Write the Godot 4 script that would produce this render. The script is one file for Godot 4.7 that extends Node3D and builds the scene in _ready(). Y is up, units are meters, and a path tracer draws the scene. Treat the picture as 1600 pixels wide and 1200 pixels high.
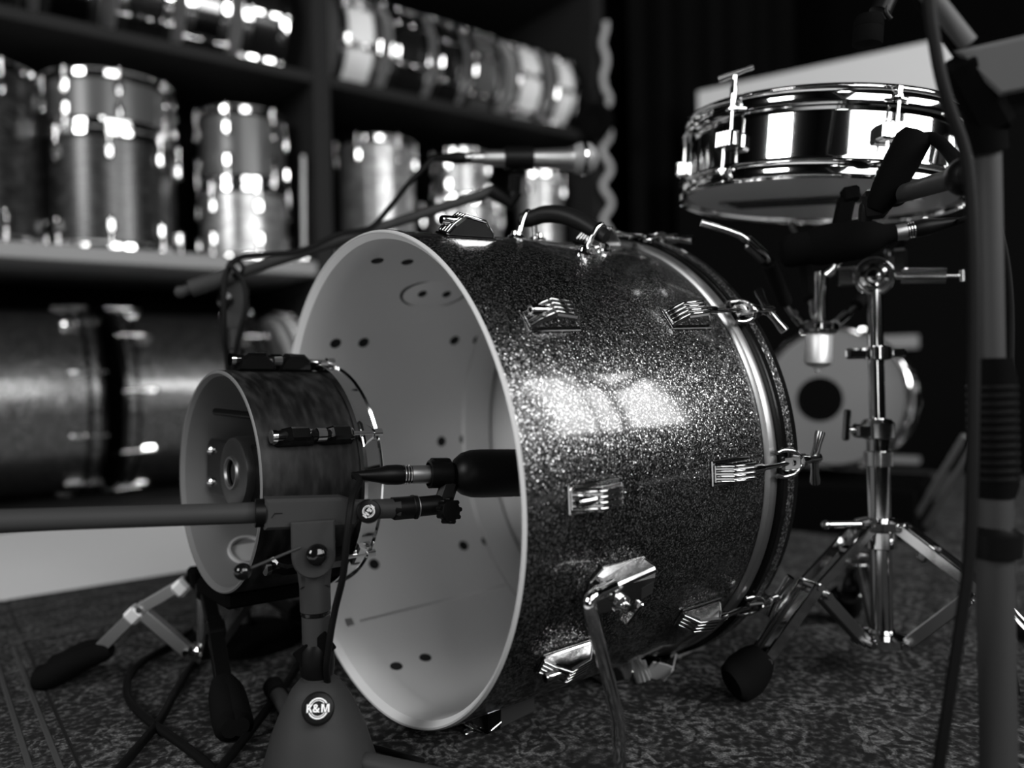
extends Node3D
# A studio corner in black and white: an open sparkle bass drum, a small speaker drum, a chrome snare,
# microphones on stands, and a shelf unit full of drums behind. y is up, metres. The room runs along E1 and E2.

const F := 1255.0                       # focal length in pixels of a 1600 x 1200 frame
const EYE := Vector3(0, 0.40, 0)
const E1 := Vector3(0.8, 0, -0.6)       # along the shelf wall
const E2 := Vector3(0.6, 0, 0.8)        # from the shelf wall to the window wall
var view := Basis()
var M := {}
var taken := {}

# ---------------------------------------------------------------- mesh builder
class MB:
	var v := PackedVector3Array()
	var n := PackedVector3Array()
	var t := PackedVector2Array()

	func tri(a, b, c, na, nb, nc, ta := Vector2(), tb := Vector2(), tc := Vector2()):
		if (b - a).cross(c - a).dot(na + nb + nc) > 0.0:
			v.append(a); v.append(c); v.append(b); n.append(na); n.append(nc); n.append(nb); t.append(ta); t.append(tc); t.append(tb)
		else:
			v.append(a); v.append(b); v.append(c); n.append(na); n.append(nb); n.append(nc); t.append(ta); t.append(tb); t.append(tc)

	func quad(a, b, c, d, na, nb, nc, nd, ta := Vector2(), tb := Vector2(), tc := Vector2(), td := Vector2()):
		tri(a, b, c, na, nb, nc, ta, tb, tc)
		tri(a, c, d, na, nc, nd, ta, tc, td)

	func face(a, b, c, d, nn):
		var u: Vector3 = (b - a).normalized()
		var w: Vector3 = nn.cross(u)
		quad(a, b, c, d, nn, nn, nn, nn, Vector2(a.dot(u), a.dot(w)), Vector2(b.dot(u), b.dot(w)), Vector2(c.dot(u), c.dot(w)), Vector2(d.dot(u), d.dot(w)))

	# a profile of (radius, z) turned about the local z axis; walking up z puts the outside at larger radius
	func lathe(xf: Transform3D, prof: Array, seg := 32, a0 := 0.0, a1 := TAU) -> MB:
		var seg_n := []
		var along := [0.0]
		var big := 0.001
		for k in prof.size() - 1:
			var d: Vector2 = prof[k + 1] - prof[k]
			seg_n.append(Vector2(d.y, -d.x).normalized())
			along.append(along[k] + d.length())
		for p in prof:
			big = maxf(big, p.x)
		for k in prof.size() - 1:
			var nb: Vector2 = seg_n[k]
			var n0 := nb
			var n1 := nb
			if k > 0 and seg_n[k - 1].dot(nb) > 0.8: n0 = (seg_n[k - 1] + nb).normalized()
			if k < prof.size() - 2 and seg_n[k + 1].dot(nb) > 0.8: n1 = (seg_n[k + 1] + nb).normalized()
			for i in seg:
				var u0 := a0 + (a1 - a0) * i / seg
				var u1 := a0 + (a1 - a0) * (i + 1) / seg
				var d0 := Vector3(cos(u0), sin(u0), 0)
				var d1 := Vector3(cos(u1), sin(u1), 0)
				var z := Vector3(0, 0, 1)
				var p: Vector2 = prof[k]
				var q: Vector2 = prof[k + 1]
				quad(xf * (d0 * p.x + z * p.y), xf * (d1 * p.x + z * p.y), xf * (d1 * q.x + z * q.y), xf * (d0 * q.x + z * q.y),
					(xf.basis * (d0 * n0.x + z * n0.y)).normalized(), (xf.basis * (d1 * n0.x + z * n0.y)).normalized(), (xf.basis * (d1 * n1.x + z * n1.y)).normalized(), (xf.basis * (d0 * n1.x + z * n1.y)).normalized(),
					Vector2(u0 * big, along[k]), Vector2(u1 * big, along[k]), Vector2(u1 * big, along[k + 1]), Vector2(u0 * big, along[k + 1]))
		return self

	func ball(xf: Transform3D, r: float, seg := 20) -> MB:
		var prof := []
		for k in 11:
			var a := -PI / 2 + PI * k / 10
			prof.append(Vector2(r * cos(a), r * sin(a)))
		return lathe(xf, prof, seg)

	func tube(pts: Array, r, seg := 10, caps := true, closed := false) -> MB:
		var m := pts.size()
		var side := Vector3()
		var rings := []
		for k in m:
			var a: Vector3 = pts[(k - 1 + m) % m] if closed else pts[maxi(k - 1, 0)]
			var b: Vector3 = pts[(k + 1) % m] if closed else pts[mini(k + 1, m - 1)]
			var d := (b - a).normalized()
			if side == Vector3(): side = d.cross(Vector3.UP if absf(d.y) < 0.9 else Vector3.RIGHT)
			side = (side - d * side.dot(d)).normalized()
			rings.append([pts[k], side, d.cross(side), r if r is float else r[k], d])
		var along := 0.0
		for k in (m if closed else m - 1):
			var A = rings[k]
			var B = rings[(k + 1) % m]
			var len2: float = (B[0] - A[0]).length()
			for i in seg:
				var u0 := TAU * i / seg
				var u1 := TAU * (i + 1) / seg
				var a0: Vector3 = A[1] * cos(u0) + A[2] * sin(u0)
				var a1: Vector3 = A[1] * cos(u1) + A[2] * sin(u1)
				var b0: Vector3 = B[1] * cos(u0) + B[2] * sin(u0)
				var b1: Vector3 = B[1] * cos(u1) + B[2] * sin(u1)
				quad(A[0] + a0 * A[3], A[0] + a1 * A[3], B[0] + b1 * B[3], B[0] + b0 * B[3], a0, a1, b1, b0, Vector2(u0 * A[3], along), Vector2(u1 * A[3], along), Vector2(u1 * A[3], along + len2), Vector2(u0 * A[3], along + len2))
			along += len2
		if caps and not closed:
			for e in [0, m - 1]:
				var A = rings[e]
				var d: Vector3 = A[4] * (-1.0 if e == 0 else 1.0)
				for i in seg:
					var u0 := TAU * i / seg
					var u1 := TAU * (i + 1) / seg
					tri(A[0], A[0] + (A[1] * cos(u0) + A[2] * sin(u0)) * A[3], A[0] + (A[1] * cos(u1) + A[2] * sin(u1)) * A[3], d, d, d)
		return self

	# a chamfered box
	func rbox(xf: Transform3D, size: Vector3, b := 0.002) -> MB:
		var h := size / 2
		b = minf(b, minf(h.x, minf(h.y, h.z)) * 0.9)
		var pt := func(axis: int, s: Vector3) -> Vector3:
			var p := Vector3(s.x * (h.x - b), s.y * (h.y - b), s.z * (h.z - b))
			p[axis] = s[axis] * h[axis]
			return xf * p
		for i in 3:
			var j := (i + 1) % 3
			var k := (i + 2) % 3
			for s in [-1.0, 1.0]:
				var nn := Vector3(); nn[i] = s
				nn = (xf.basis * nn).normalized()
				var c := []
				for q in [[-1, -1], [1, -1], [1, 1], [-1, 1]]:
					var e := Vector3(); e[i] = s; e[j] = q[0]; e[k] = q[1]
					c.append(pt.call(i, e))
				face(c[0], c[1], c[2], c[3], nn)
				for s2 in [-1.0, 1.0]:
					var e0 := Vector3(); e0[i] = s; e0[j] = s2; e0[k] = -1
					var e1 := e0; e1[k] = 1
					var ne := Vector3(); ne[i] = s; ne[j] = s2
					ne = (xf.basis * ne).normalized()
					quad(pt.call(i, e0), pt.call(i, e1), pt.call(j, e1), pt.call(j, e0), ne, ne, ne, ne)
		for x in [-1, 1]:
			for y in [-1, 1]:
				for z in [-1, 1]:
					var s := Vector3(x, y, z)
					var nn := (xf.basis * s).normalized()
					tri(pt.call(0, s), pt.call(1, s), pt.call(2, s), nn, nn, nn)
		return self

	# a polygon in local xy, run out along local z (centred), its rims chamfered
	func prism(xf: Transform3D, poly: Array, depth: float, b := 0.001) -> MB:
		var m := poly.size()
		var area := 0.0
		for k in m: area += poly[k].cross(poly[(k + 1) % m])
		if area < 0.0:
			poly = poly.duplicate(); poly.reverse()
		var inset := []
		for k in m:
			var d0: Vector2 = (poly[k] - poly[(k - 1 + m) % m]).normalized()
			var d1: Vector2 = (poly[(k + 1) % m] - poly[k]).normalized()
			var q := Vector2(d0.y, -d0.x) + Vector2(d1.y, -d1.x)
			q = q.normalized() / maxf(0.35, sqrt(maxf(0.0, (1.0 + d0.dot(d1)) / 2.0)))
			inset.append(poly[k] - q * b)
		var hz := depth / 2
		for k in m:
			var a: Vector2 = poly[k]
			var c: Vector2 = poly[(k + 1) % m]
			var ia: Vector2 = inset[k]
			var ic: Vector2 = inset[(k + 1) % m]
			var d := (c - a).normalized()
			var nn := (xf.basis * Vector3(d.y, -d.x, 0)).normalized()
			face(xf * Vector3(a.x, a.y, -hz + b), xf * Vector3(c.x, c.y, -hz + b), xf * Vector3(c.x, c.y, hz - b), xf * Vector3(a.x, a.y, hz - b), nn)
			for s in [-1.0, 1.0]:
				var ne: Vector3 = (nn + xf.basis.z.normalized() * s).normalized()
				quad(xf * Vector3(a.x, a.y, s * (hz - b)), xf * Vector3(c.x, c.y, s * (hz - b)), xf * Vector3(ic.x, ic.y, s * hz), xf * Vector3(ia.x, ia.y, s * hz), ne, ne, ne, ne)
		var idx := Geometry2D.triangulate_polygon(PackedVector2Array(inset))
		for s in [-1.0, 1.0]:
			var nz: Vector3 = xf.basis.z.normalized() * s
			for k in range(0, idx.size(), 3):
				var q := []
				for e in 3: q.append(xf * Vector3(inset[idx[k + e]].x, inset[idx[k + e]].y, s * hz))
				tri(q[0], q[1], q[2], nz, nz, nz)
		return self

	# a flat bar between two points, its width along w
	func bar(a: Vector3, b: Vector3, width: float, thick: float, w: Vector3, bev := 0.001) -> MB:
		var z := (b - a).normalized()
		var x := (w - z * w.dot(z)).normalized()
		return rbox(Transform3D(Basis(x, z.cross(x), z), (a + b) / 2), Vector3(width, thick, (b - a).length()), bev)

	func mesh(inv := Transform3D()) -> ArrayMesh:
		var arr := []
		arr.resize(Mesh.ARRAY_MAX)
		arr[Mesh.ARRAY_VERTEX] = inv * v
		arr[Mesh.ARRAY_NORMAL] = Transform3D(inv.basis.orthonormalized(), Vector3()) * n
		arr[Mesh.ARRAY_TEX_UV] = t
		var m := ArrayMesh.new()
		m.add_surface_from_arrays(Mesh.PRIMITIVE_TRIANGLES, arr)
		return m

# ---------------------------------------------------------------- placing and naming
func numbered(called: String) -> String:
	var k: int = taken.get(called, 0)
	taken[called] = k + 1
	return called if k == 0 else "%s_%03d" % [called, k]

func tag(o: Node, label: String, category := "", group := "", kind := "") -> Node:
	if label: o.set_meta("label", label)
	if category: o.set_meta("category", category)
	if group: o.set_meta("group", group)
	if kind: o.set_meta("kind", kind)
	return o

func thing(called: String, label: String, category: String, at := Transform3D(), group := "") -> Node3D:
	var o := Node3D.new()
	o.name = numbered(called)
	add_child(o)
	o.transform = at
	tag(o, label, category, group)
	return o

# a part whose shape was drawn in the world
func part(called: String, mb: MB, mat: Material, parent: Node3D = null) -> MeshInstance3D:
	var p: Node3D = parent if parent else self
	var inv := (p.global_transform).affine_inverse()
	return put(called, mb.mesh(inv), mat, parent)

# a part whose mesh is in its own axes
func put(called: String, mesh: Mesh, mat: Material, parent: Node3D = null, xf := Transform3D()) -> MeshInstance3D:
	var o := MeshInstance3D.new()
	o.mesh = mesh
	o.material_override = mat
	o.name = called if parent else numbered(called)
	(parent if parent else self).add_child(o, true)
	o.transform = xf
	return o

func struct(called: String, mb: MB, mat: Material) -> MeshInstance3D:
	var o := part(called, mb, mat)
	o.set_meta("kind", "structure")
	return o

# a point of the place, given where a sight line through the frame meets a distance
func P(x: float, y: float, d: float) -> Vector3:
	return EYE + view * Vector3((x - 800.0) / F * d, -(y - 600.0) / F * d, -d)

func R(a: float, b: float, y: float) -> Vector3:
	return E1 * a + E2 * b + Vector3.UP * y

# a frame whose z axis runs along zdir
func fr(o: Vector3, zdir: Vector3, up := Vector3.UP) -> Transform3D:
	var z := zdir.normalized()
	if absf(z.dot(up.normalized())) > 0.99: up = Vector3(0.3, 0.1, 1)
	var x := up.cross(z).normalized()
	return Transform3D(Basis(x, z.cross(x), z), o)

func smooth(pts: Array, sub := 6, closed := false) -> Array:
	var out := []
	var m := pts.size()
	for k in (m if closed else m - 1):
		var p0: Vector3 = pts[(k - 1 + m) % m] if closed else pts[maxi(k - 1, 0)]
		var p1: Vector3 = pts[k]
		var p2: Vector3 = pts[(k + 1) % m]
		var p3: Vector3 = pts[(k + 2) % m] if closed else pts[mini(k + 2, m - 1)]
		for i in sub: out.append(p1.cubic_interpolate(p2, p0, p3, float(i) / sub))
	if not closed: out.append(pts[m - 1])
	return out

func rod(a: Vector3, b: Vector3, r := 0.004, seg := 12) -> MB:
	return MB.new().tube([a, b], r, seg)

# ---------------------------------------------------------------- materials
func grey(v: float) -> Color:
	return Color(v, v, v).linear_to_srgb()

func mat(called: String, v: float, rough := 0.5, metal := 0.0, spec := 0.5) -> StandardMaterial3D:
	var m := StandardMaterial3D.new()
	m.resource_name = called
	m.albedo_color = grey(v)
	m.roughness = rough
	m.metallic = metal
	m.metallic_specular = spec
	M[called] = m
	return m

func noise_image(size: int, freq: float, sd: int, kind := FastNoiseLite.TYPE_SIMPLEX_SMOOTH, octaves := 3) -> PackedByteArray:
	var nz := FastNoiseLite.new()
	nz.seed = sd; nz.frequency = freq; nz.noise_type = kind; nz.fractal_octaves = octaves
	return nz.get_seamless_image(size, size).get_data()

func tex(size: int, bytes: PackedByteArray) -> ImageTexture:
	return ImageTexture.create_from_image(Image.create_from_data(size, size, false, Image.FORMAT_L8, bytes))

# metal flake wrap: every flake a cell of its own tone and tilt
func flake_textures() -> Array:
	var S := 512
	var rng := RandomNumberGenerator.new()
	rng.seed = 11
	var G := 204
	var cx := PackedFloat32Array(); var cy := PackedFloat32Array(); var tone := PackedByteArray(); var nx := PackedByteArray(); var ny := PackedByteArray()
	for k in G * G:
		cx.append(rng.randf()); cy.append(rng.randf())
		var q := rng.randf()
		tone.append(int(40 + 215 * q * q))
		nx.append(clampi(int(128 + rng.randfn() * 15), 20, 235)); ny.append(clampi(int(128 + rng.randfn() * 15), 20, 235))
	var al := PackedByteArray(); al.resize(S * S)
	var no := PackedByteArray(); no.resize(S * S * 3)
	var f := float(G) / S
	for y in S:
		var gy := int(y * f)
		for x in S:
			var gx := int(x * f)
			var best := 9.0
			var bi := 0
			for j in [gy - 1, gy, gy + 1]:
				for i in [gx - 1, gx, gx + 1]:
					var id: int = posmod(j, G) * G + posmod(i, G)
					var dx: float = i + cx[id] - x * f
					var dy: float = j + cy[id] - y * f
					var d := dx * dx + dy * dy
					if d < best: best = d; bi = id
			al[y * S + x] = tone[bi]
			var o := (y * S + x) * 3
			no[o] = nx[bi]; no[o + 1] = ny[bi]; no[o + 2] = 235
	return [tex(S, al), ImageTexture.create_from_image(Image.create_from_data(S, S, false, Image.FORMAT_RGB8, no))]

# a worn floral rug: rosettes on a lattice, curling vines between them, distressed
func rug_texture(border := false) -> ImageTexture:
	var S := 1024
	var wear := noise_image(S, 0.012, 5)
	var fine := noise_image(S, 0.075, 8, FastNoiseLite.TYPE_SIMPLEX_SMOOTH, 4)
	var fibre := noise_image(S, 0.30, 31, FastNoiseLite.TYPE_SIMPLEX_SMOOTH, 2)
	var warp := noise_image(S, 0.008, 21)
	var warp2 := noise_image(S, 0.008, 22)
	var out := PackedByteArray(); out.resize(S * S)
	var cells := 8.0 if not border else 12.0
	for y in S:
		for x in S:
			var i := y * S + x
			var wx := float(warp[i]) / 255.0 - 0.5
			var wy := float(warp2[i]) / 255.0 - 0.5
			var u := (float(x) / S) * cells + wx * 0.7
			var w := (float(y) / S) * cells + wy * 0.7
			var row := floorf(w)
			if int(row) & 1: u += 0.5
			var fx := u - floorf(u) - 0.5
			var fy := w - row - 0.5
			var r := sqrt(fx * fx + fy * fy)
			var a := atan2(fy, fx)
			var p := 0.30
			var petal := 0.29 + 0.07 * cos(a * 6.0 + row)
			if r < petal and r > petal - 0.11: p = 0.95
			elif r < 0.09: p = 0.9
			elif r < petal + 0.06: p = 0.0
			else:
				var vine := absf(sin(u * 6.28 + 1.3 * sin(w * 6.28)))
				p = 0.75 - 0.75 * clampf((vine - 0.15) * 3.0, 0.0, 0.7)
			var d := float(fine[i]) / 255.0
			var big := float(wear[i]) / 255.0
			var q := clampf((d + 0.34 * (p - 0.45) + 0.35 * (big - 0.5) - 0.22) / 0.60, 0.0, 1.0)
			var tone := (0.05 + 0.66 * q) * (0.45 + 1.1 * float(fibre[i]) / 255.0)
			out[i] = clampi(int(tone * 255.0), 4, 255)
	return tex(S, out)

func grain_texture(sd: int, lo: int, hi: int, fx: float, fy: float) -> ImageTexture:
	var S := 512
	var nz := FastNoiseLite.new()
	nz.seed = sd; nz.frequency = 1.0; nz.fractal_octaves = 3
	var out := PackedByteArray(); out.resize(S * S)
	for y in S:
		for x in S:
			var a := float(x) / S * TAU
			var q := nz.get_noise_3d(cos(a) * fx, sin(a) * fx, y * fy / S)
			out[y * S + x] = clampi(int(lerpf(lo, hi, 0.5 + q)), 0, 255)
	return tex(S, out)

func make_materials():
	mat("chrome", 0.80, 0.07, 1.0)
	mat("worn_chrome", 0.70, 0.16, 1.0)
	mat("satin_metal", 0.42, 0.38, 1.0)
	mat("steel", 0.50, 0.30, 1.0)
	mat("black_plastic", 0.003, 0.4, 0.0, 0.25)
	mat("black_gloss", 0.004, 0.08)
	mat("black_matte", 0.003, 0.85, 0.0, 0.1)
	mat("rubber", 0.003, 0.85, 0.0, 0.2)
	mat("powder_coat", 0.030, 0.6, 0.0, 0.3)
	mat("cable", 0.003, 0.6, 0.0, 0.25)
	mat("leather", 0.005, 0.5, 0.0, 0.3)
	mat("white_paint", 0.88, 0.6)
	mat("print_white", 0.85, 0.5)
	mat("raw_edge", 0.42, 0.6)
	mat("head_film", 0.62, 0.35)
	mat("dark_head", 0.012, 0.3, 0.0, 0.3)
	mat("hole", 0.004, 0.9)
	mat("lacquer_black", 0.003, 0.2, 0.0, 0.4)
	mat("white_shell", 0.75, 0.3)
	mat("grey_shell", 0.075, 0.3)
	mat("dark_shell", 0.007, 0.22, 0.0, 0.4)
	mat("wall_dark", 0.003, 0.9, 0.0, 0.1)
	mat("shelf_wood", 0.014, 0.65, 0.0, 0.25)
	mat("shelf_pale", 0.20, 0.5)
	mat("floor_pale", 0.82, 0.7)
	mat("drape", 0.0035, 0.95, 0.0, 0.1)
	mat("board", 0.56, 0.7)
	mat("pale_head", 0.14, 0.6)
	mat("dark_metal", 0.10, 0.15, 1.0)
	mat("mesh_grey", 0.20, 0.5, 0.3)
	mat("grey_enamel", 0.085, 0.6, 0.0, 0.3)
	mat("wood_edge", 0.12, 0.6)
	mat("plate_grey", 0.5, 0.6)
	mat("magnet", 0.05, 0.35, 0.6)
	mat("bright_metal", 0.9, 0.5, 0.7)  # pale metal standing in for chrome that mirrors a window
	mat("aged_chrome", 0.46, 0.10, 1.0)
	mat("stand_chrome", 0.50, 0.09, 1.0)
	mat("dull_steel", 0.20, 0.35, 1.0)
	mat("drum_white", 0.68, 0.65)
	mat("cast_metal", 0.34, 0.16, 1.0)
	mat("cloth", 0.4, 0.9)
	mat("rope", 0.35, 0.8)
	var fl := flake_textures()
	var s := mat("sparkle", 0.42, 0.27, 0.9)
	s.albedo_texture = fl[0]; s.normal_enabled = true; s.normal_texture = fl[1]; s.normal_scale = 0.8
	s.uv1_scale = Vector3(4.2, 4.2, 1)
	s.clearcoat_enabled = true; s.clearcoat = 0.8; s.clearcoat_roughness = 0.10
	var s2 := s.duplicate() as StandardMaterial3D
	s2.resource_name = "sparkle_far"; M["sparkle_far"] = s2
	s2.albedo_color = grey(0.5)
	s2.uv1_scale = Vector3(3, 3, 1)
	s2.roughness = 0.36
	var g := grain_texture(4, 90, 255, 2.2, 40.0)
	var wd := mat("dark_wood", 0.020, 0.5, 0.0, 0.35); wd.albedo_texture = g; wd.uv1_scale = Vector3(2, 2, 1)
	mat("wood_inside", 0.15, 0.55)
	var ws := mat("stained_wood", 0.045, 0.28); ws.albedo_texture = g; ws.uv1_scale = Vector3(2, 2, 1)
	var wp := mat("silver_wrap", 0.42, 0.30, 0.5); wp.albedo_texture = grain_texture(9, 190, 255, 3.0, 30.0)
	var r := mat("rug_field", 0.20, 0.95, 0.0, 0.1); r.albedo_texture = rug_texture(); r.rim_enabled = true; r.rim = 0.2
	var rb := r.duplicate() as StandardMaterial3D
	rb.resource_name = "rug_border"; M["rug_border"] = rb; rb.uv1_scale = Vector3(1.5, 1.5, 1)
	mat("rug_line", 0.035, 0.95)
	var pn := mat("pane", 0.5, 0.2)
	pn.emission_enabled = true; pn.emission = Color(1, 1, 1); pn.emission_energy_multiplier = 0.6

# ---------------------------------------------------------------- start
func _ready():
	camera_and_light()
	make_materials()
	room()
	rug()
	shelf_unit()
	shelf_drums()
	far_right()
	bass_drum()
	speaker_drum()
	snare_drum()
	snare_stand()
	kick_mic_stand()
	vocal_mic_stand()
	tall_mic_stand()
	small_things()

func camera_and_light():
	var cam := Camera3D.new()
	cam.name = "camera"
	view = Basis(Vector3.RIGHT, -deg_to_rad(1.0)) * Basis(Vector3.BACK, -0.019)
	cam.transform = Transform3D(view, EYE)
	var lens := CameraAttributesPhysical.new()
	lens.frustum_focal_length = 12.0 * F / 600.0
	lens.frustum_focus_distance = 0.84
	lens.exposure_aperture = 1.62
	lens.frustum_near = 0.02
	lens.frustum_far = 60.0
	cam.attributes = lens
	cam.current = true
	add_child(cam)
	var we := WorldEnvironment.new()
	we.name = "surroundings"
	var e := Environment.new()
	e.background_mode = Environment.BG_COLOR
	e.background_color = Color(0.3, 0.3, 0.3)
	e.tonemap_mode = Environment.TONE_MAPPER_LINEAR
	e.tonemap_exposure = 0.76
	e.sdfgi_enabled = true
	e.ssao_enabled = true
	e.ssil_enabled = true
	we.environment = e
	add_child(we)
	# daylight at the windows: three behind the photographer, one at the left end of the room
	for w in [[0.125, 1.72, 1.90, 1.45, 1.9, 0, 2.8], [1.975, 1.72, 1.70, 1.25, 1.4, 0, 6.0], [-1.20, 1.72, 0.65, 0.6, 0.4, 0, 2.4], [-2.92, -0.55, 2.15, 1.3, 1.5, 1, 6.8]]:
		var l := AreaLight3D.new()
		l.name = "window_daylight"
		l.area_size = Vector2(w[3], w[4])
		l.area_normalize_energy = false
		l.light_energy = w[6]
		l.shadow_enabled = true
		l.set("area_range", 14.0)
		add_child(l, true)
		l.transform = Transform3D(Basis(E1, Vector3.UP, E2) if w[5] == 0 else Basis(E2, Vector3.UP, -E1), R(w[0], w[1], w[2]))

# ---------------------------------------------------------------- room
func room():
	var T := 0.15
	var a0 := -3.0
	var a1 := 4.4
	var b0 := -3.20
	var b1 := 1.8
	var H := 3.05
	var box := func(a: Array, b: Array, y: Array) -> MB:
		return MB.new().rbox(Transform3D(Basis(E1, Vector3.UP, E2), R((a[0] + a[1]) / 2.0, (b[0] + b[1]) / 2.0, (y[0] + y[1]) / 2.0)), Vector3(a[1] - a[0], y[1] - y[0], b[1] - b[0]), 0.001)
	struct("floor", box.call([a0 - T, a1 + T], [b0 - T, b1 + T], [-0.11, -0.008]), M.floor_pale)
	struct("ceiling", box.call([a0 - T, a1 + T], [b0 - T, b1 + T], [H, H + 0.1]), M.wall_dark)
	struct("wall_back", box.call([a0 - T, a1 + T], [b0 - T, b0], [-0.008, H]), M.wall_dark)
	struct("wall_right", box.call([a1, a1 + T], [b0, b1], [-0.008, H]), M.wall_dark)
	# window wall behind the photographer, with two openings; left wall with one
	var opening := func(called: String, lo: float, hi: float, holes: Array, along_a: bool, from: float, to: float):
		var mb := MB.new()
		var seg := func(s0: float, s1: float, y0: float, y1: float):
			var a: Array = [s0, s1] if along_a else [from, to]
			var b: Array = [from, to] if along_a else [s0, s1]
			mb.rbox(Transform3D(Basis(E1, Vector3.UP, E2), R((a[0] + a[1]) / 2.0, (b[0] + b[1]) / 2.0, (y0 + y1) / 2.0)), Vector3(a[1] - a[0], y1 - y0, b[1] - b[0]), 0.001)
		var s := lo
		for h in holes:
			seg.call(s, h[0], -0.008, H)
			seg.call(h[0], h[1], -0.008, h[2])
			seg.call(h[0], h[1], h[3], H)
			s = h[1]
		seg.call(s, hi, -0.008, H)
		struct(called, mb, M.wall_dark)
	opening.call("wall_front", a0 - T, a1 + T, [[-1.5, -0.9, 0.45, 0.85], [-0.6, 0.85, 0.95, 2.85], [1.35, 2.6, 1.0, 2.4]], true, b1, b1 + T)
	opening.call("wall_left", b0, b1, [[-1.2, 0.1, 1.4, 2.9]], false, a0 - T, a0)
	var wn := 0
	for w in [[0.125, 1.85, 1.90, 1.45, 1.9, 0], [1.975, 1.85, 1.70, 1.25, 1.4, 0], [-1.20, 1.85, 0.65, 0.6, 0.4, 0], [-3.05, -0.55, 2.15, 1.3, 1.5, 1]]:
		wn += 1
		var ax := E1 if w[5] == 0 else E2
		var out := E2 if w[5] == 0 else -E1
		var c := R(w[0], w[1], w[2])
		var win := Node3D.new()
		win.name = "window_%d" % wn
		win.set_meta("kind", "structure")
		add_child(win)
		win.position = c - Vector3.UP * w[4] / 2.0
		var bs := Basis(ax, Vector3.UP, ax.cross(Vector3.UP))
		var fm := MB.new()
		for s in [-1.0, 1.0]:
			fm.rbox(Transform3D(bs, c + ax * s * (w[3] / 2.0 - 0.03)), Vector3(0.06, w[4], 0.06), 0.005)
			fm.rbox(Transform3D(bs, c + Vector3.UP * s * (w[4] / 2.0 - 0.03)), Vector3(w[3], 0.06, 0.06), 0.005)
		part("window_frame", fm, M.white_paint, win)
		part("glazing_bar", MB.new().rbox(Transform3D(bs, c), Vector3(0.04, w[4] - 0.1, 0.05), 0.004), M.white_paint, win)
		part("pane", MB.new().rbox(Transform3D(bs, c + out * 0.02), Vector3(w[3] - 0.1, w[4] - 0.1, 0.006), 0.001), M.pane, win)

func rug():
	var at := R(0.6, -0.6, -0.008)
	var t := thing("patterned_rug", "large worn rug with a dark floral pattern and striped border under the drums", "rug", Transform3D(Basis(E1, Vector3.UP, E2), at))
	var slab := func(a: Array, b: Array, y: float) -> MB:
		var mb := MB.new()
		var h := (y + 0.008)
		mb.rbox(Transform3D(Basis(E1, Vector3.UP, E2), R((a[0] + a[1]) / 2.0, (b[0] + b[1]) / 2.0, -0.008 + h / 2.0)), Vector3(a[1] - a[0], h, b[1] - b[0]), 0.002)
		return mb
	var f0 := 0.13
	var far := -1.72
	part("field", slab.call([f0, 3.55], [far + 0.30, 1.1], 0.0), M.rug_field, t)
	part("border", slab.call([f0 - 0.36, f0], [far, 1.1], 0.0), M.rug_border, t)
	part("border", slab.call([f0, 3.55], [far, far + 0.30], 0.0), M.rug_border, t)
	for s in [-0.02, -0.045, -0.2]:
		part("border_stripe", slab.call([f0 + s, f0 + s + 0.008], [far + 0.31, 1.1], 0.0012), M.rug_line, t)
	for s in [0.28, 0.255, 0.06]:
		part("border_stripe", slab.call([f0 - 0.02, 3.55], [far + s, far + s + 0.008], 0.0012), M.rug_line, t)

# ---------------------------------------------------------------- the shelf unit and its drums
const SHELF_FRONT := -2.527
const MID_TOP := 0.772
const TOP_TOP := 1.40

func shelf_unit():
	var bs := Basis(E1, Vector3.UP, E2)
	var t := thing("drum_shelf", "long dark open shelf unit along the back wall holding rows of drums", "shelf", Transform3D(bs, R(1.0, -2.84, -0.008)))
	var bx := func(a0: float, a1: float, y0: float, y1: float, b0: float, b1: float) -> MB:
		return MB.new().rbox(Transform3D(bs, R((a0 + a1) / 2, (b0 + b1) / 2, (y0 + y1) / 2)), Vector3(a1 - a0, y1 - y0, b1 - b0), 0.003)
	var back := -3.16
	part("bottom_board", bx.call(-0.9, 2.40, -0.008, 0.035, back, SHELF_FRONT), M.shelf_wood, t)
	part("middle_shelf", bx.call(-0.9, 1.095, MID_TOP - 0.045, MID_TOP, back, SHELF_FRONT), M.shelf_pale, t)
	part("middle_shelf", bx.call(1.155, 2.36, MID_TOP - 0.045, MID_TOP, back, SHELF_FRONT), M.shelf_wood, t)
	part("upper_shelf", bx.call(-0.9, 1.095, TOP_TOP - 0.035, TOP_TOP, back, SHELF_FRONT), M.shelf_wood, t)
	part("upper_shelf", bx.call(1.155, 2.36, TOP_TOP - 0.035, TOP_TOP, back, SHELF_FRONT), M.shelf_wood, t)
	part("top_board", bx.call(-0.9, 2.42, 2.02, 2.055, back, SHELF_FRONT), M.shelf_wood, t)
	for a in [-0.93, 1.125, 2.39]:
		part("upright", bx.call(a - 0.03, a + 0.03, 0.035, 2.02, back, SHELF_FRONT + 0.004), M.shelf_wood, t)
	part("back_panel", bx.call(-0.9, 2.36, 0.035, 2.02, back - 0.02, back), M.wall_dark, t)

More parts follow.
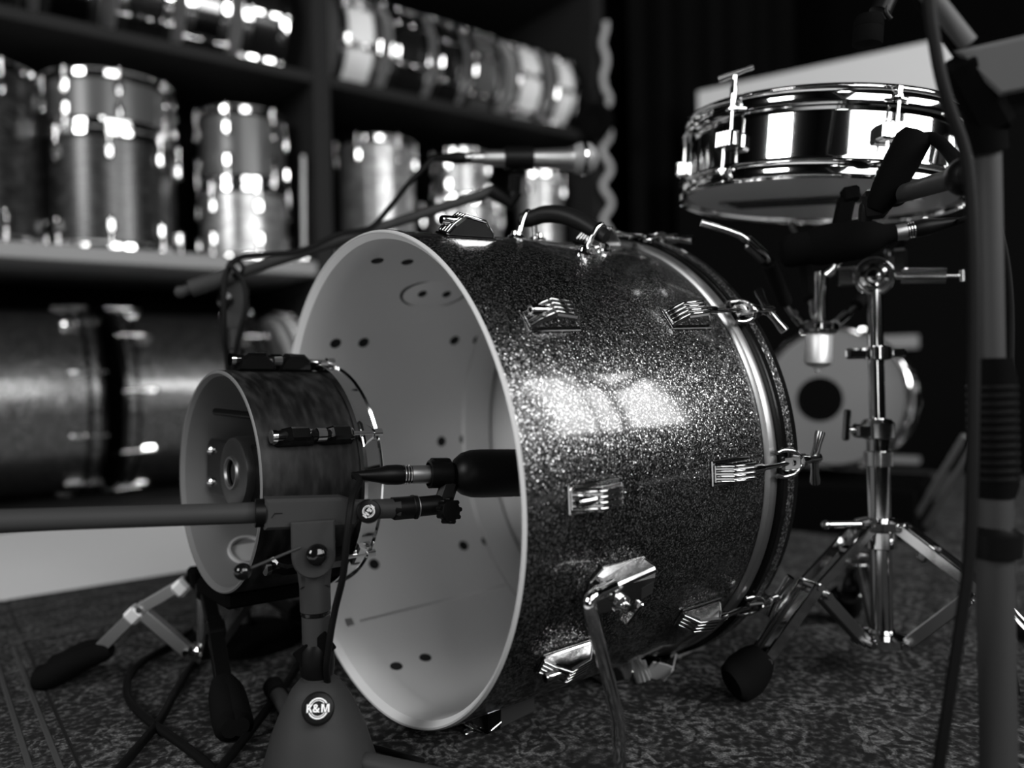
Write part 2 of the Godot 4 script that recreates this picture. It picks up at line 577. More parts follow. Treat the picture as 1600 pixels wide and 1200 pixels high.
# a drum in its own axes: z runs along the drum from its lower end
func drum(called: String, label: String, category: String, at: Transform3D, r: float, h: float, shell: Material, lugs: int, group: String, metal: Material = null, wood_hoops := false, tint_head: Material = null, mid_lug := false) -> Node3D:
	var t := thing(called, label, category, at, group)
	var ch: Material = metal if metal else M.chrome
	var I := Transform3D()
	put("shell", MB.new().lathe(I, [Vector2(r, 0.012), Vector2(r, h - 0.012)], 48).mesh(), shell, t)
	for top in [0, 1]:
		var hx := Transform3D(Basis(), Vector3(0, 0, h)) if top else Transform3D(Basis(Vector3.RIGHT, PI), Vector3())
		put("head", MB.new().lathe(hx, [Vector2(r - 0.001, -0.012), Vector2(r - 0.002, -0.006), Vector2(0, -0.006)], 48).mesh(), tint_head if tint_head else M.head_film, t)
		if wood_hoops:
			put("hoop", MB.new().lathe(hx, [Vector2(r + 0.001, -0.045), Vector2(r + 0.011, -0.043), Vector2(r + 0.012, -0.004), Vector2(r + 0.010, 0), Vector2(r + 0.002, 0), Vector2(r, -0.006)], 48).mesh(), M.lacquer_black, t)
			put("hoop_inlay", MB.new().lathe(hx, [Vector2(r + 0.0118, -0.033), Vector2(r + 0.0124, -0.032), Vector2(r + 0.0124, -0.015), Vector2(r + 0.0118, -0.014)], 48).mesh(), shell, t)
		else:
			put("hoop", MB.new().lathe(hx, [Vector2(r + 0.002, -0.026), Vector2(r + 0.010, -0.025), Vector2(r + 0.009, -0.020), Vector2(r + 0.006, -0.018), Vector2(r + 0.006, -0.002), Vector2(r + 0.009, 0.001), Vector2(r + 0.007, 0.003), Vector2(r + 0.003, 0.001), Vector2(r + 0.002, -0.012)], 48).mesh(), ch, t)
	var lz := [h / 2] if mid_lug else [minf(0.07, h * 0.3), h - minf(0.07, h * 0.3)]
	var lug := MB.new().rbox(Transform3D(Basis(), Vector3(0.007, 0, 0)), Vector3(0.018, 0.022, 0.040), 0.006)
	lug.lathe(Transform3D(Basis(), Vector3(0.010, 0, -0.026)), [Vector2(0.0, 0), Vector2(0.005, 0), Vector2(0.0065, 0.004), Vector2(0.0065, 0.048), Vector2(0.005, 0.052), Vector2(0, 0.052)], 10)
	var lm := lug.mesh()
	var rm := MB.new().tube([Vector3(0, 0, 0), Vector3(0, 0, 1)], 0.0028, 8).mesh()
	for k in lugs:
		var b := Basis(Vector3(0, 0, 1), TAU * (k + 0.5) / lugs)
		for n in lz.size():
			var z: float = lz[n]
			put("lug", lm, ch, t, Transform3D(b, b * Vector3(r, 0, z)))
		var e: float = r + (0.016 if wood_hoops else 0.010)
		var l0: float = lz[0]
		var l1: float = lz[lz.size() - 1]
		put("tension_rod", rm, ch, t, Transform3D(b * Basis.from_scale(Vector3(1, 1, l0 + 0.006)), b * Vector3(e, 0, -0.006)))
		put("tension_rod", rm, ch, t, Transform3D(b * Basis.from_scale(Vector3(1, 1, h - l1 + 0.006)), b * Vector3(e, 0, l1)))
	return t

# a standing drum: z up
func upright(a: float, b: float, y: float, spin := 0.0) -> Transform3D:
	return Transform3D(Basis(E1, -E2, Vector3.UP) * Basis(Vector3(0, 0, 1), spin), R(a, b, y))

# a drum lying or standing on edge, its axis along the shelf
func on_edge(a: float, b: float, y: float, spin := 0.0) -> Transform3D:
	return Transform3D(Basis(E2, Vector3.UP, -E1) * Basis(Vector3(0, 0, 1), spin) if false else Basis(-E2, Vector3.UP, E1) * Basis(Vector3(0, 0, 1), spin), R(a, b, y))

func at_px(x: float, b: float) -> float:   # how far along the shelf a sight line through column x reaches depth b
	var dx := (x - 800.0) / F
	var t := b / (0.6 * dx - 0.8)
	return t * (0.8 * dx + 0.6)

func shelf_drums():
	var mid := MID_TOP
	var g := "drums standing on the middle shelf"
	drum("floor_tom", "dark wood drum standing at the far left of the middle shelf, cut by the frame", "drum", upright(at_px(-42, -2.77), -2.77, mid), 0.19, 0.50, M.stained_wood, 8, g)
	drum("floor_tom", "broad stained wood drum with a shallow drum stacked on top of it", "drum", upright(at_px(182, -2.76), -2.76, mid, 0.2), 0.188, 0.355, M.stained_wood, 8, g)
	drum("shallow_drum", "shallow drum stacked on the broad stained wood drum", "drum", upright(at_px(182, -2.76), -2.76, mid + 0.359, 0.35), 0.183, 0.165, M.grey_shell, 8, g)
	drum("small_tom", "grey small tom at the bottom of the two-drum stack left of the shelf upright", "drum", upright(at_px(388, -2.73), -2.73, mid), 0.140, 0.245, M.silver_wrap, 6, g)
	drum("small_tom", "small tom on top of the two-drum stack left of the shelf upright", "drum", upright(at_px(388, -2.73), -2.73, mid + 0.25, 0.4), 0.138, 0.245, M.grey_shell, 6, g)
	drum("silver_tom", "tall pale silver drum just right of the shelf upright", "drum", upright(at_px(595, -2.74), -2.74, mid, 0.1), 0.140, 0.485, M.silver_wrap, 6, g)
	drum("wide_tom", "wide pale drum carrying a narrow drum, behind the vocal microphone cable", "drum", upright(at_px(728, -2.74), -2.74, mid), 0.155, 0.30, M.silver_wrap, 8, g)
	drum("narrow_tom", "narrow drum stacked on a wide pale one, behind the microphone connector", "drum", upright(at_px(726, -2.74), -2.74, mid + 0.304), 0.105, 0.20, M.silver_wrap, 6, g)
	drum("slim_tom", "slim grey drum on the shelf behind the vocal microphone body", "drum", upright(at_px(848, -2.74), -2.74, mid), 0.100, 0.47, M.silver_wrap, 6, g)
	var rb := P(474, 352, 2.66); rb.y = mid
	var rt := P(474, 244, 2.66)
	var rd := thing("chrome_rod", "thin chrome floor tom leg standing on the middle shelf left of the upright", "rod", Transform3D(Basis(), rb))
	part("rod", MB.new().tube([rb + Vector3.UP * 0.02, rt], 0.009, 12), M.dull_steel, rd)
	part("foot", MB.new().lathe(Transform3D(Basis(Vector3.RIGHT, -PI / 2), rb), [Vector2(0, 0), Vector2(0.022, 0), Vector2(0.024, 0.012), Vector2(0.016, 0.035), Vector2(0.009, 0.045)], 16), M.worn_chrome, rd)
	# bass drums lying on the bottom board
	var gb := "bass drums lying on the bottom board"
	drum("shelf_bass_drum", "sparkle bass drum lying at the left end of the bottom board", "bass drum", on_edge(0.03, -2.83, 0.035 + 0.292), 0.28, 0.42, M.sparkle_far, 10, gb, null, true, M.dark_head)
	drum("shelf_bass_drum", "sparkle bass drum lying behind the small open drum, its dark head facing left", "bass drum", on_edge(0.50, -2.83, 0.035 + 0.292, 0.2), 0.28, 0.45, M.sparkle_far, 10, gb, null, true, M.dark_head)
	drum("shelf_bass_drum", "pale bass drum lying furthest right, its rim seen past the open bass drum", "bass drum", on_edge(1.02, -2.80, 0.035 + 0.292, 0.3), 0.28, 0.40, M.white_shell, 10, gb, null, true, M.head_film)
	# snares standing on edge on the upper shelf
	var gs := "snare drums on edge on the upper shelf"
	var top := TOP_TOP + 0.188
	var k := 0
	for s in [[0.14, 0.13, M.dark_shell, "dark snare drum on edge, first from the left on the upper shelf"], [0.32, 0.15, M.dark_metal, "dark metal snare drum on edge, second from the left on the upper shelf"], [0.52, 0.15, M.dark_shell, "dark snare drum on edge, third from the left on the upper shelf"], [0.71, 0.13, M.dark_metal, "dark metal snare drum on edge, second left of the shelf upright"], [0.885, 0.14, M.dark_shell, "dark snare drum on edge, just left of the shelf upright"],
			[1.215, 0.15, M.white_shell, "white snare drum on edge, just right of the shelf upright"], [1.415, 0.15, M.dark_shell, "dark snare drum on edge right beside the white one by the upright"], [1.60, 0.12, M.dark_shell, "dark narrow snare drum on edge before the grey one"], [1.75, 0.15, M.grey_shell, "grey snare drum on edge between dark and white ones"], [1.97, 0.15, M.white_shell, "white snare drum on edge, second from the shelf's right end"], [2.165, 0.13, M.white_shell, "white snare drum on edge at the right end of the upper shelf"]]:
		drum("shelf_snare", s[3], "snare drum", on_edge(s[0], -2.74, top, 0.13 * k), 0.178, s[1], s[2], 8, gs, null, false, null, s[1] < 0.14)
		k += 1

# ---------------------------------------------------------------- far right: cabinet, board, curtain, pale drum
func far_right():
	var c0 := P(1060, 556, 3.45); c0.y = 0
	var c1 := P(1727, 556, 2.63); c1.y = 0
	var d := (c1 - c0).normalized()
	var nrm := Vector3.UP.cross(d)
	if nrm.z < 0: nrm = -nrm
	var len2 := (c1 - c0).length()
	var bs := Basis(d, Vector3.UP, d.cross(Vector3.UP))
	var t := thing("equipment_cabinet", "tall black cabinet with pale shelf edges behind the snare stand", "cabinet", Transform3D(bs, (c0 + c1) / 2 - nrm * 0.25 + Vector3.UP * 0.0015))
	var bx := func(x0: float, x1: float, y0: float, y1: float, z0: float, z1: float) -> MB:
		return MB.new().rbox(Transform3D(bs, c0 + d * (x0 + x1) / 2 + Vector3.UP * (y0 + y1) / 2 + nrm * (z0 + z1) / 2), Vector3(x1 - x0, y1 - y0, absf(z1 - z0)), 0.004)
	part("body", bx.call(0, len2, 0.0015, 1.27, -0.5, 0.0), M.black_matte, t)
	for s in [[0.45, 0.50], [0.235, 0.265], [0.03, 0.055]]:
		part("shelf_edge", bx.call(0.58, 0.93, s[0], s[1], 0.0, 0.04), M.shelf_pale, t)
	part("label_plate", bx.call(0.72, 0.80, 0.17, 0.225, 0.0, 0.03), M.board, t)
	var b := thing("white_board", "plain white board standing on the black cabinet behind the snare drum", "board", Transform3D(bs, c0 + d * 0.5 + Vector3.UP * 1.27))
	var x0 := 0.07
	var x1 := (P(1506, 556, 2.86) - c0).dot(d)
	part("panel", MB.new().prism(Transform3D(bs, c0 - nrm * 0.1), [Vector2(x0, 1.27), Vector2(x1, 1.27), Vector2(x1, 1.585), Vector2(x0, 1.585)], 0.03, 0.003), M.board, b)
	# the dark curtain closing the end of the shelf
	var cur := MB.new()
	var prof := []
	for k in 41:
		prof.append(R(2.60 + 0.032 * k, -2.55 + 0.05 * sin(k * 1.1) + 0.02 * sin(k * 2.3), 0))
	for k in 40:
		var q0: Vector3 = prof[k]
		var q1: Vector3 = prof[k + 1]
		var nn := Vector3.UP.cross(q1 - q0).normalized()
		cur.face(q0 + Vector3.UP * 0.0, q1 + Vector3.UP * 0.0, q1 + Vector3.UP * 2.9, q0 + Vector3.UP * 2.9, nn)
		cur.face(q0 - E2 * 0.006, q1 - E2 * 0.006, q1 - E2 * 0.006 + Vector3.UP * 2.9, q0 - E2 * 0.006 + Vector3.UP * 2.9, -nn)
	var cu := part("curtain", cur, M.drape)
	tag(cu, "heavy black curtain hanging in folds right of the drum shelf", "curtain")
	# the pale drum lying behind the stand, on a low black box
	var bc := P(1300, 620, 1.95)
	var box := thing("low_box", "low black box under the pale drum behind the snare stand", "box", Transform3D(Basis(), Vector3(bc.x, -0.008, bc.z)))
	var face := (EYE - bc); face.y = 0; face = face.normalized()
	var ft := fr(bc, (face + Vector3(-0.25, 0.10, 0)).normalized())
	part("body", MB.new().rbox(Transform3D(Basis(ft.basis.x, Vector3.UP, ft.basis.x.cross(Vector3.UP)), Vector3(bc.x, 0.055, bc.z) - face * 0.07), Vector3(0.42, 0.126, 0.30), 0.008), M.black_matte, box)
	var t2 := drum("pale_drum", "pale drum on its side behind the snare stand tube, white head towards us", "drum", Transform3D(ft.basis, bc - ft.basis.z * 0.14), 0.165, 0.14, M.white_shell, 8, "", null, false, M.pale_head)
	put("dark_disc", MB.new().lathe(Transform3D(Basis(), Vector3(-0.03, -0.006, 0.1342)), [Vector2(0.055, 0), Vector2(0.055, 0.001), Vector2(0, 0.001)], 32).mesh(), M.black_matte, t2)  # plain dark disc on the head, left of its centre
	# another stand further back: two parallel bars of its leg show
	var s0 := P(1422, 822, 1.80)
	var s1 := P(1508, 680, 1.72)
	var st := thing("far_stand", "stand of grey bars behind the tall microphone stand, its double leg showing", "stand", Transform3D(Basis(), Vector3(s1.x + 0.02, 0, s1.z)))
	for k in 2:
		var o := P(1445, 822, 1.80) - s0
		part("leg_bar", MB.new().bar(s0 + o * k, s1 + o * k, 0.014, 0.007, Vector3.RIGHT), M.satin_metal, st)
	part("post", rod(Vector3(s1.x + 0.04, 0.02, s1.z), Vector3(s1.x + 0.04, 0.40, s1.z), 0.011), M.satin_metal, st)
	part("rubber_foot", MB.new().tube([s0 + (P(1434, 826, 1.8) - s0) * 1.0, P(1426, 836, 1.8)], 0.016, 12), M.rubber, st)

# ---------------------------------------------------------------- the open bass drum
const BR := 0.2794
const BL := 0.3495
var bass := Transform3D()      # x away from us, y up, z along the drum; origin on the axis at the open end

func cyl(phi: float, z: float, r := BR) -> Vector3:
	var a := deg_to_rad(phi)
	return bass * Vector3(r * cos(a), r * sin(a), z)

# a frame on the shell: x along the drum (sx = -1 turns it to the open end), z outwards
func on_shell(phi: float, z: float, sx := 1.0, r := BR) -> Transform3D:
	var a := deg_to_rad(phi)
	var zz := Vector3(cos(a), sin(a), 0)
	var xx := Vector3(0, 0, sx)
	return Transform3D(Basis(xx, zz.cross(xx), zz), Vector3(r * cos(a), r * sin(a), z))

func ridged_lug() -> Array:
	var body := MB.new()
	var side := [Vector2(-0.031, 0), Vector2(-0.031, 0.005), Vector2(-0.018, 0.019), Vector2(0.010, 0.0235), Vector2(0.023, 0.013), Vector2(0.031, 0.004), Vector2(0.031, 0)]
	body.prism(Transform3D(Basis(Vector3.RIGHT, PI / 2), Vector3()), side, 0.022, 0.0022)
	body.rbox(Transform3D(Basis(), Vector3(0, 0, 0.0012)), Vector3(0.064, 0.028, 0.0026), 0.001)
	for y in [-0.0078, -0.0026, 0.0026, 0.0078]:
		body.tube([Vector3(-0.030, y, 0.0055), Vector3(-0.0178, y, 0.0192), Vector3(0.010, y, 0.0238), Vector3(0.023, y, 0.0135), Vector3(0.0302, y, 0.0050)], 0.0019, 8)
	var nut := MB.new().lathe(fr(Vector3(0.010, 0, 0.0165), Vector3.RIGHT), [Vector2(0, 0), Vector2(0.0052, 0), Vector2(0.0052, 0.022), Vector2(0.0044, 0.0245), Vector2(0.0025, 0.0245), Vector2(0.0025, 0.016), Vector2(0, 0.016)], 14)
	return [body.mesh(), nut.mesh()]

func bass_drum():
	var n := Vector3(0.80155, 0.0277, -0.59728).normalized()
	var eh := n.cross(Vector3.UP).normalized() * -1.0
	var eu := n.cross(eh)
	bass = Transform3D(Basis(eh, eu, n), Vector3(-0.1587, 0.2803, -0.9160))
	var base := Transform3D(bass.basis, bass * Vector3(0, -BR, 0))
	var t := thing("bass_drum", "large silver sparkle bass drum without front head, lying open on the rug", "bass drum", base)
	var up := Transform3D(Basis(), Vector3(0, BR, 0))      # from the axis to the thing's own origin
	var L := BL
	put("shell", MB.new().lathe(up, [Vector2(BR - 0.0006, 0.0035), Vector2(BR, 0.005), Vector2(BR, L)], 160).mesh(), M.sparkle, t)
	put("bearing_edge", MB.new().lathe(up, [Vector2(BR - 0.0045, 0.0008), Vector2(BR - 0.0036, 0), Vector2(BR - 0.0024, 0), Vector2(BR - 0.0006, 0.0035)], 160).mesh(), M.raw_edge, t)
	var inner := put("painted_inside", MB.new().lathe(up, [Vector2(BR - 0.011, L), Vector2(BR - 0.011, 0.300), Vector2(BR - 0.007, 0.297), Vector2(BR - 0.007, 0.050), Vector2(BR - 0.010, 0.046), Vector2(BR - 0.010, 0.008), Vector2(BR - 0.0045, 0.0008)], 160).mesh(), M.drum_white, t)
	inner.set_meta("label", "white painted inside of the shell")
	put("batter_head", MB.new().lathe(up, [Vector2(BR - 0.010, L + 0.002), Vector2(BR + 0.002, L + 0.003), Vector2(BR + 0.002, L + 0.005), Vector2(0, L + 0.005)], 96).mesh(), M.head_film, t)
	put("head_hoop", MB.new().lathe(up, [Vector2(BR + 0.0004, L - 0.011), Vector2(BR + 0.0030, L - 0.0105), Vector2(BR + 0.0058, L - 0.008), Vector2(BR + 0.0068, L - 0.003), Vector2(BR + 0.0068, L + 0.002), Vector2(BR + 0.0055, L + 0.005), Vector2(BR + 0.0030, L + 0.008)], 160).mesh(), M.satin_metal, t)
	var hoop := put("hoop", MB.new().lathe(up, [Vector2(BR + 0.0030, L + 0.007), Vector2(BR + 0.0105, L + 0.0075), Vector2(BR + 0.0118, L + 0.009), Vector2(BR + 0.0118, L + 0.036), Vector2(BR + 0.0100, L + 0.038), Vector2(BR + 0.001, L + 0.038), Vector2(BR + 0.001, L + 0.006)], 160).mesh(), M.lacquer_black, t)
	put("inlay", MB.new().lathe(up, [Vector2(BR + 0.0117, L + 0.0165), Vector2(BR + 0.0122, L + 0.017), Vector2(BR + 0.0122, L + 0.028), Vector2(BR + 0.0117, L + 0.0285)], 160).mesh(), M.sparkle_far, hoop)
	var lug := ridged_lug()
	var washer := MB.new().lathe(Transform3D(), [Vector2(0, -0.003), Vector2(0.0092, -0.003), Vector2(0.0092, -0.0010), Vector2(0.0075, 0.0008), Vector2(0, 0.0014)], 20).mesh()
	var claw := MB.new()   # local: x along the drum, y across, z out from the axis; origin on the rod where it passes the hoop
	claw.prism(Transform3D(Basis(Vector3.RIGHT, PI / 2), Vector3()), [Vector2(-0.012, -0.003), Vector2(0.020, -0.0035), Vector2(0.020, -0.014), Vector2(0.026, -0.014), Vector2(0.0275, 0.003), Vector2(0.010, 0.006), Vector2(-0.012, 0.002)], 0.016, 0.0015)
	claw.lathe(fr(Vector3(0.018, 0, 0), Vector3.RIGHT), [Vector2(0, 0), Vector2(0.007, 0), Vector2(0.0075, 0.006), Vector2(0.006, 0.014), Vector2(0, 0.014)], 14)
	for s in [-1.0, 1.0]:
		claw.tube(smooth([Vector3(0.014, s * 0.004, 0.004), Vector3(0.006, s * 0.012, 0.002), Vector3(-0.008, s * 0.015, -0.002), Vector3(-0.018, s * 0.013, -0.004)], 4), 0.0028, 8)
	var claw_mesh := claw.mesh()
	var handle := MB.new()
	handle.tube(smooth([Vector3(0.002, -0.031, 0), Vector3(-0.001, -0.018, 0), Vector3(-0.004, 0, 0), Vector3(-0.001, 0.018, 0), Vector3(0.002, 0.031, 0)], 5), [0.0052, 0.0056, 0.0056, 0.0054, 0.005, 0.0046, 0.0044, 0.0044, 0.0046, 0.0052, 0.0058, 0.0052, 0.0046, 0.0044, 0.0044, 0.0046, 0.005, 0.0054, 0.0056, 0.0056, 0.0052], 12)
	handle.lathe(fr(Vector3(-0.024, 0, 0), Vector3.RIGHT), [Vector2(0, 0), Vector2(0.0042, 0), Vector2(0.0048, 0.010), Vector2(0.0062, 0.020), Vector2(0.0062, 0.026), Vector2(0, 0.027)], 14)
	var handle_mesh := handle.mesh()
	var rod_r := BR + 0.0165
	for k in 10:
		var phi := 36.0 * k
		for e in [[0.0815, -1.0], [0.279, 1.0]]:
			var o := put("lug", lug[0], M.aged_chrome, t, up * on_shell(phi, e[0], e[1]))
			put("swivel_nut", lug[1], M.aged_chrome, o)
			for w in [-0.0215, 0.0215]:
				put("lug_washer", washer, M.hole, t, up * on_shell(phi, e[0] + w, 1.0, BR - 0.007) * Transform3D(Basis(Vector3.RIGHT, PI), Vector3()))
		var rx := up * on_shell(phi, 0.0, 1.0, rod_r)
		var rd := put("tension_rod", MB.new().tube([Vector3(0.300, 0, 0), Vector3(0.392, 0, 0)], 0.0032, 12).lathe(fr(Vector3(0.362, 0, 0), Vector3.RIGHT), [Vector2(0, 0), Vector2(0.0055, 0), Vector2(0.0055, 0.005), Vector2(0, 0.005)], 12).mesh(), M.aged_chrome, t, rx)
		put("t_handle", handle_mesh, M.aged_chrome, rd, Transform3D(Basis(Vector3.RIGHT, 0.12 * (k % 3) - 0.1), Vector3(0.415, 0, 0)))
		put("claw_hook", claw_mesh, M.aged_chrome, t, rx * Transform3D(Basis(), Vector3(BL + 0.0135, 0, 0)))
	# inside: the seam of the lining, a round mount plate with its two screws
	var seam := MB.new()
	var sa := deg_to_rad(-53.0)
	seam.rbox(up * Transform3D(Basis(Vector3(0, 0, 1), sa), Vector3(cos(sa), sin(sa), 0) * (BR - 0.0071) + Vector3(0, 0, 0.172)), Vector3(0.0006, 0.0028, 0.244), 0.0002)
	put("lining_seam", seam.mesh(), M.steel, t)
	put("lining_patch", MB.new().rbox(up * Transform3D(Basis(Vector3(0, 0, 1), sa), Vector3(cos(sa), sin(sa), 0) * (BR - 0.0112) + Vector3(0, 0, 0.034)), Vector3(0.0008, 0.012, 0.010), 0.0003).mesh(), M.steel, t)
	var plate := put("mount_plate", MB.new().lathe(Transform3D(Basis.from_scale(Vector3(1.7, 1, 1)), Vector3()), [Vector2(0.030, -0.003), Vector2(0.030, 0.0006), Vector2(0.028, 0.0014), Vector2(0, 0.0014)], 40).mesh(), M.drum_white, t, up * on_shell(56.0, 0.183, 1.0, BR - 0.007) * Transform3D(Basis(Vector3.RIGHT, PI), Vector3()))
	put("plate_rim", MB.new().lathe(Transform3D(Basis.from_scale(Vector3(1.7, 1, 1)), Vector3()), [Vector2(0.0315, -0.003), Vector2(0.0315, 0.0012), Vector2(0.0295, 0.0014)], 40).mesh(), M.hole, plate)
	for w in [-0.02, 0.02]:
		put("screw", washer, M.hole, plate, Transform3D(Basis.from_scale(Vector3(0.8, 0.8, 1)), Vector3(w, 0, 0.0016)))
	# carrying handle on top
	var b1 := cyl(98.0, 0.205)
	var b2 := cyl(116.0, 0.238)
	var o1 := cyl(98.0, 0.205, BR + 0.024)
	var o2 := cyl(116.0, 0.238, BR + 0.024)
	var strap := smooth([o1 + (o1 - o2) * 0.10 + eu * -0.002, o1, o1.lerp(o2, 0.25) + eu * 0.010, o1.lerp(o2, 0.5) + eu * 0.013, o1.lerp(o2, 0.75) + eu * 0.009, o2, o2 + (o2 - o1) * 0.10 - eu * 0.004], 5)
	var radii := []
	for k in strap.size(): radii.append(0.0085 + 0.0025 * sin(PI * k / (strap.size() - 1.0)))
	var hd := part("carry_handle", MB.new().tube(strap, radii, 16), M.leather, t)
	hd.set_meta("label", "black leather carrying handle")
	var across := (b2 - b1).normalized()
	for q in [[b1, o1], [b2, o2]]:
		var ou: Vector3 = (q[1] - q[0]).normalized()
		var si: Vector3 = across.cross(ou).normalized()
		var b0: Vector3 = q[0]
		var arch := MB.new()
		arch.tube(smooth([b0 - si * 0.020 + ou * 0.001, b0 - si * 0.015 + ou * 0.018, b0 - si * 0.006 + ou * 0.032, b0 + si * 0.006 + ou * 0.032, b0 + si * 0.015 + ou * 0.018, b0 + si * 0.020 + ou * 0.001], 5), 0.0034, 10)
		for s in [-1.0, 1.0]:
			arch.lathe(fr(b0 + si * s * 0.025, ou), [Vector2(0.011, -0.002), Vector2(0.011, 0.002), Vector2(0.007, 0.004), Vector2(0.006, 0.008), Vector2(0, 0.010)], 16)
		part("handle_bracket", arch, M.chrome, t)
	# spur bracket and its bent leg
	var br := up * on_shell(200.0, 0.121, -1.0)
	var sb := MB.new()
	sb.prism(Transform3D(Basis(), Vector3(0, 0, 0.0015)), [Vector2(-0.040, -0.020), Vector2(-0.030, -0.027), Vector2(0.026, -0.027), Vector2(0.040, -0.014), Vector2(0.040, 0.012), Vector2(0.022, 0.027), Vector2(-0.024, 0.027), Vector2(-0.040, 0.014)], 0.004, 0.001)
	sb.prism(Transform3D(Basis(), Vector3(-0.004, -0.006, 0.011)), [Vector2(-0.028, -0.012), Vector2(0.026, -0.014), Vector2(0.030, 0.004), Vector2(0.014, 0.018), Vector2(-0.018, 0.018), Vector2(-0.030, 0.006)], 0.020, 0.003)
	sb.rbox(Transform3D(Basis(Vector3(0, 0, 1), 0.15), Vector3(0.004, -0.020, 0.012)), Vector3(0.062, 0.008, 0.022), 0.002)
	var spur := put("spur_bracket", sb.mesh(), M.cast_metal, t, br)
	put("wing_bolt", MB.new().lathe(Transform3D(Basis(), Vector3(0.012, 0.004, 0.020)), [Vector2(0.010, 0), Vector2(0.010, 0.004), Vector2(0.006, 0.006), Vector2(0.006, 0.012), Vector2(0, 0.013)], 18).rbox(Transform3D(Basis(Vector3(0, 0, 1), 0.9), Vector3(0.012, 0.004, 0.036)), Vector3(0.026, 0.0035, 0.012), 0.0015).mesh(), M.chrome, spur)
	put("opening", MB.new().rbox(Transform3D(Basis(Vector3(0, 0, 1), 0.25), Vector3(-0.022, -0.002, 0.0205)), Vector3(0.016, 0.014, 0.002), 0.0004).mesh(), M.hole, spur)
	var leg := smooth([P(958, 915, 0.742), P(942, 923, 0.728), P(928, 930, 0.716), P(921, 943, 0.712), P(925, 968, 0.713), P(942, 1030, 0.722), P(960, 1100, 0.733), P(966, 1128, 0.737), P(967, 1160, 0.740), P(969, 1228, 0.748)], 5)
	part("spur_leg", MB.new().tube(leg, 0.0064, 16), M.chrome, t)
	var tip: Vector3 = leg[leg.size() - 1]
	part("spur_tip", MB.new().lathe(fr(Vector3(tip.x, 0.0, tip.z), Vector3.UP), [Vector2(0, 0.0), Vector2(0.009, 0.0), Vector2(0.010, 0.006), Vector2(0.0085, 0.022), Vector2(0.0064, 0.024)], 16), M.rubber, t)

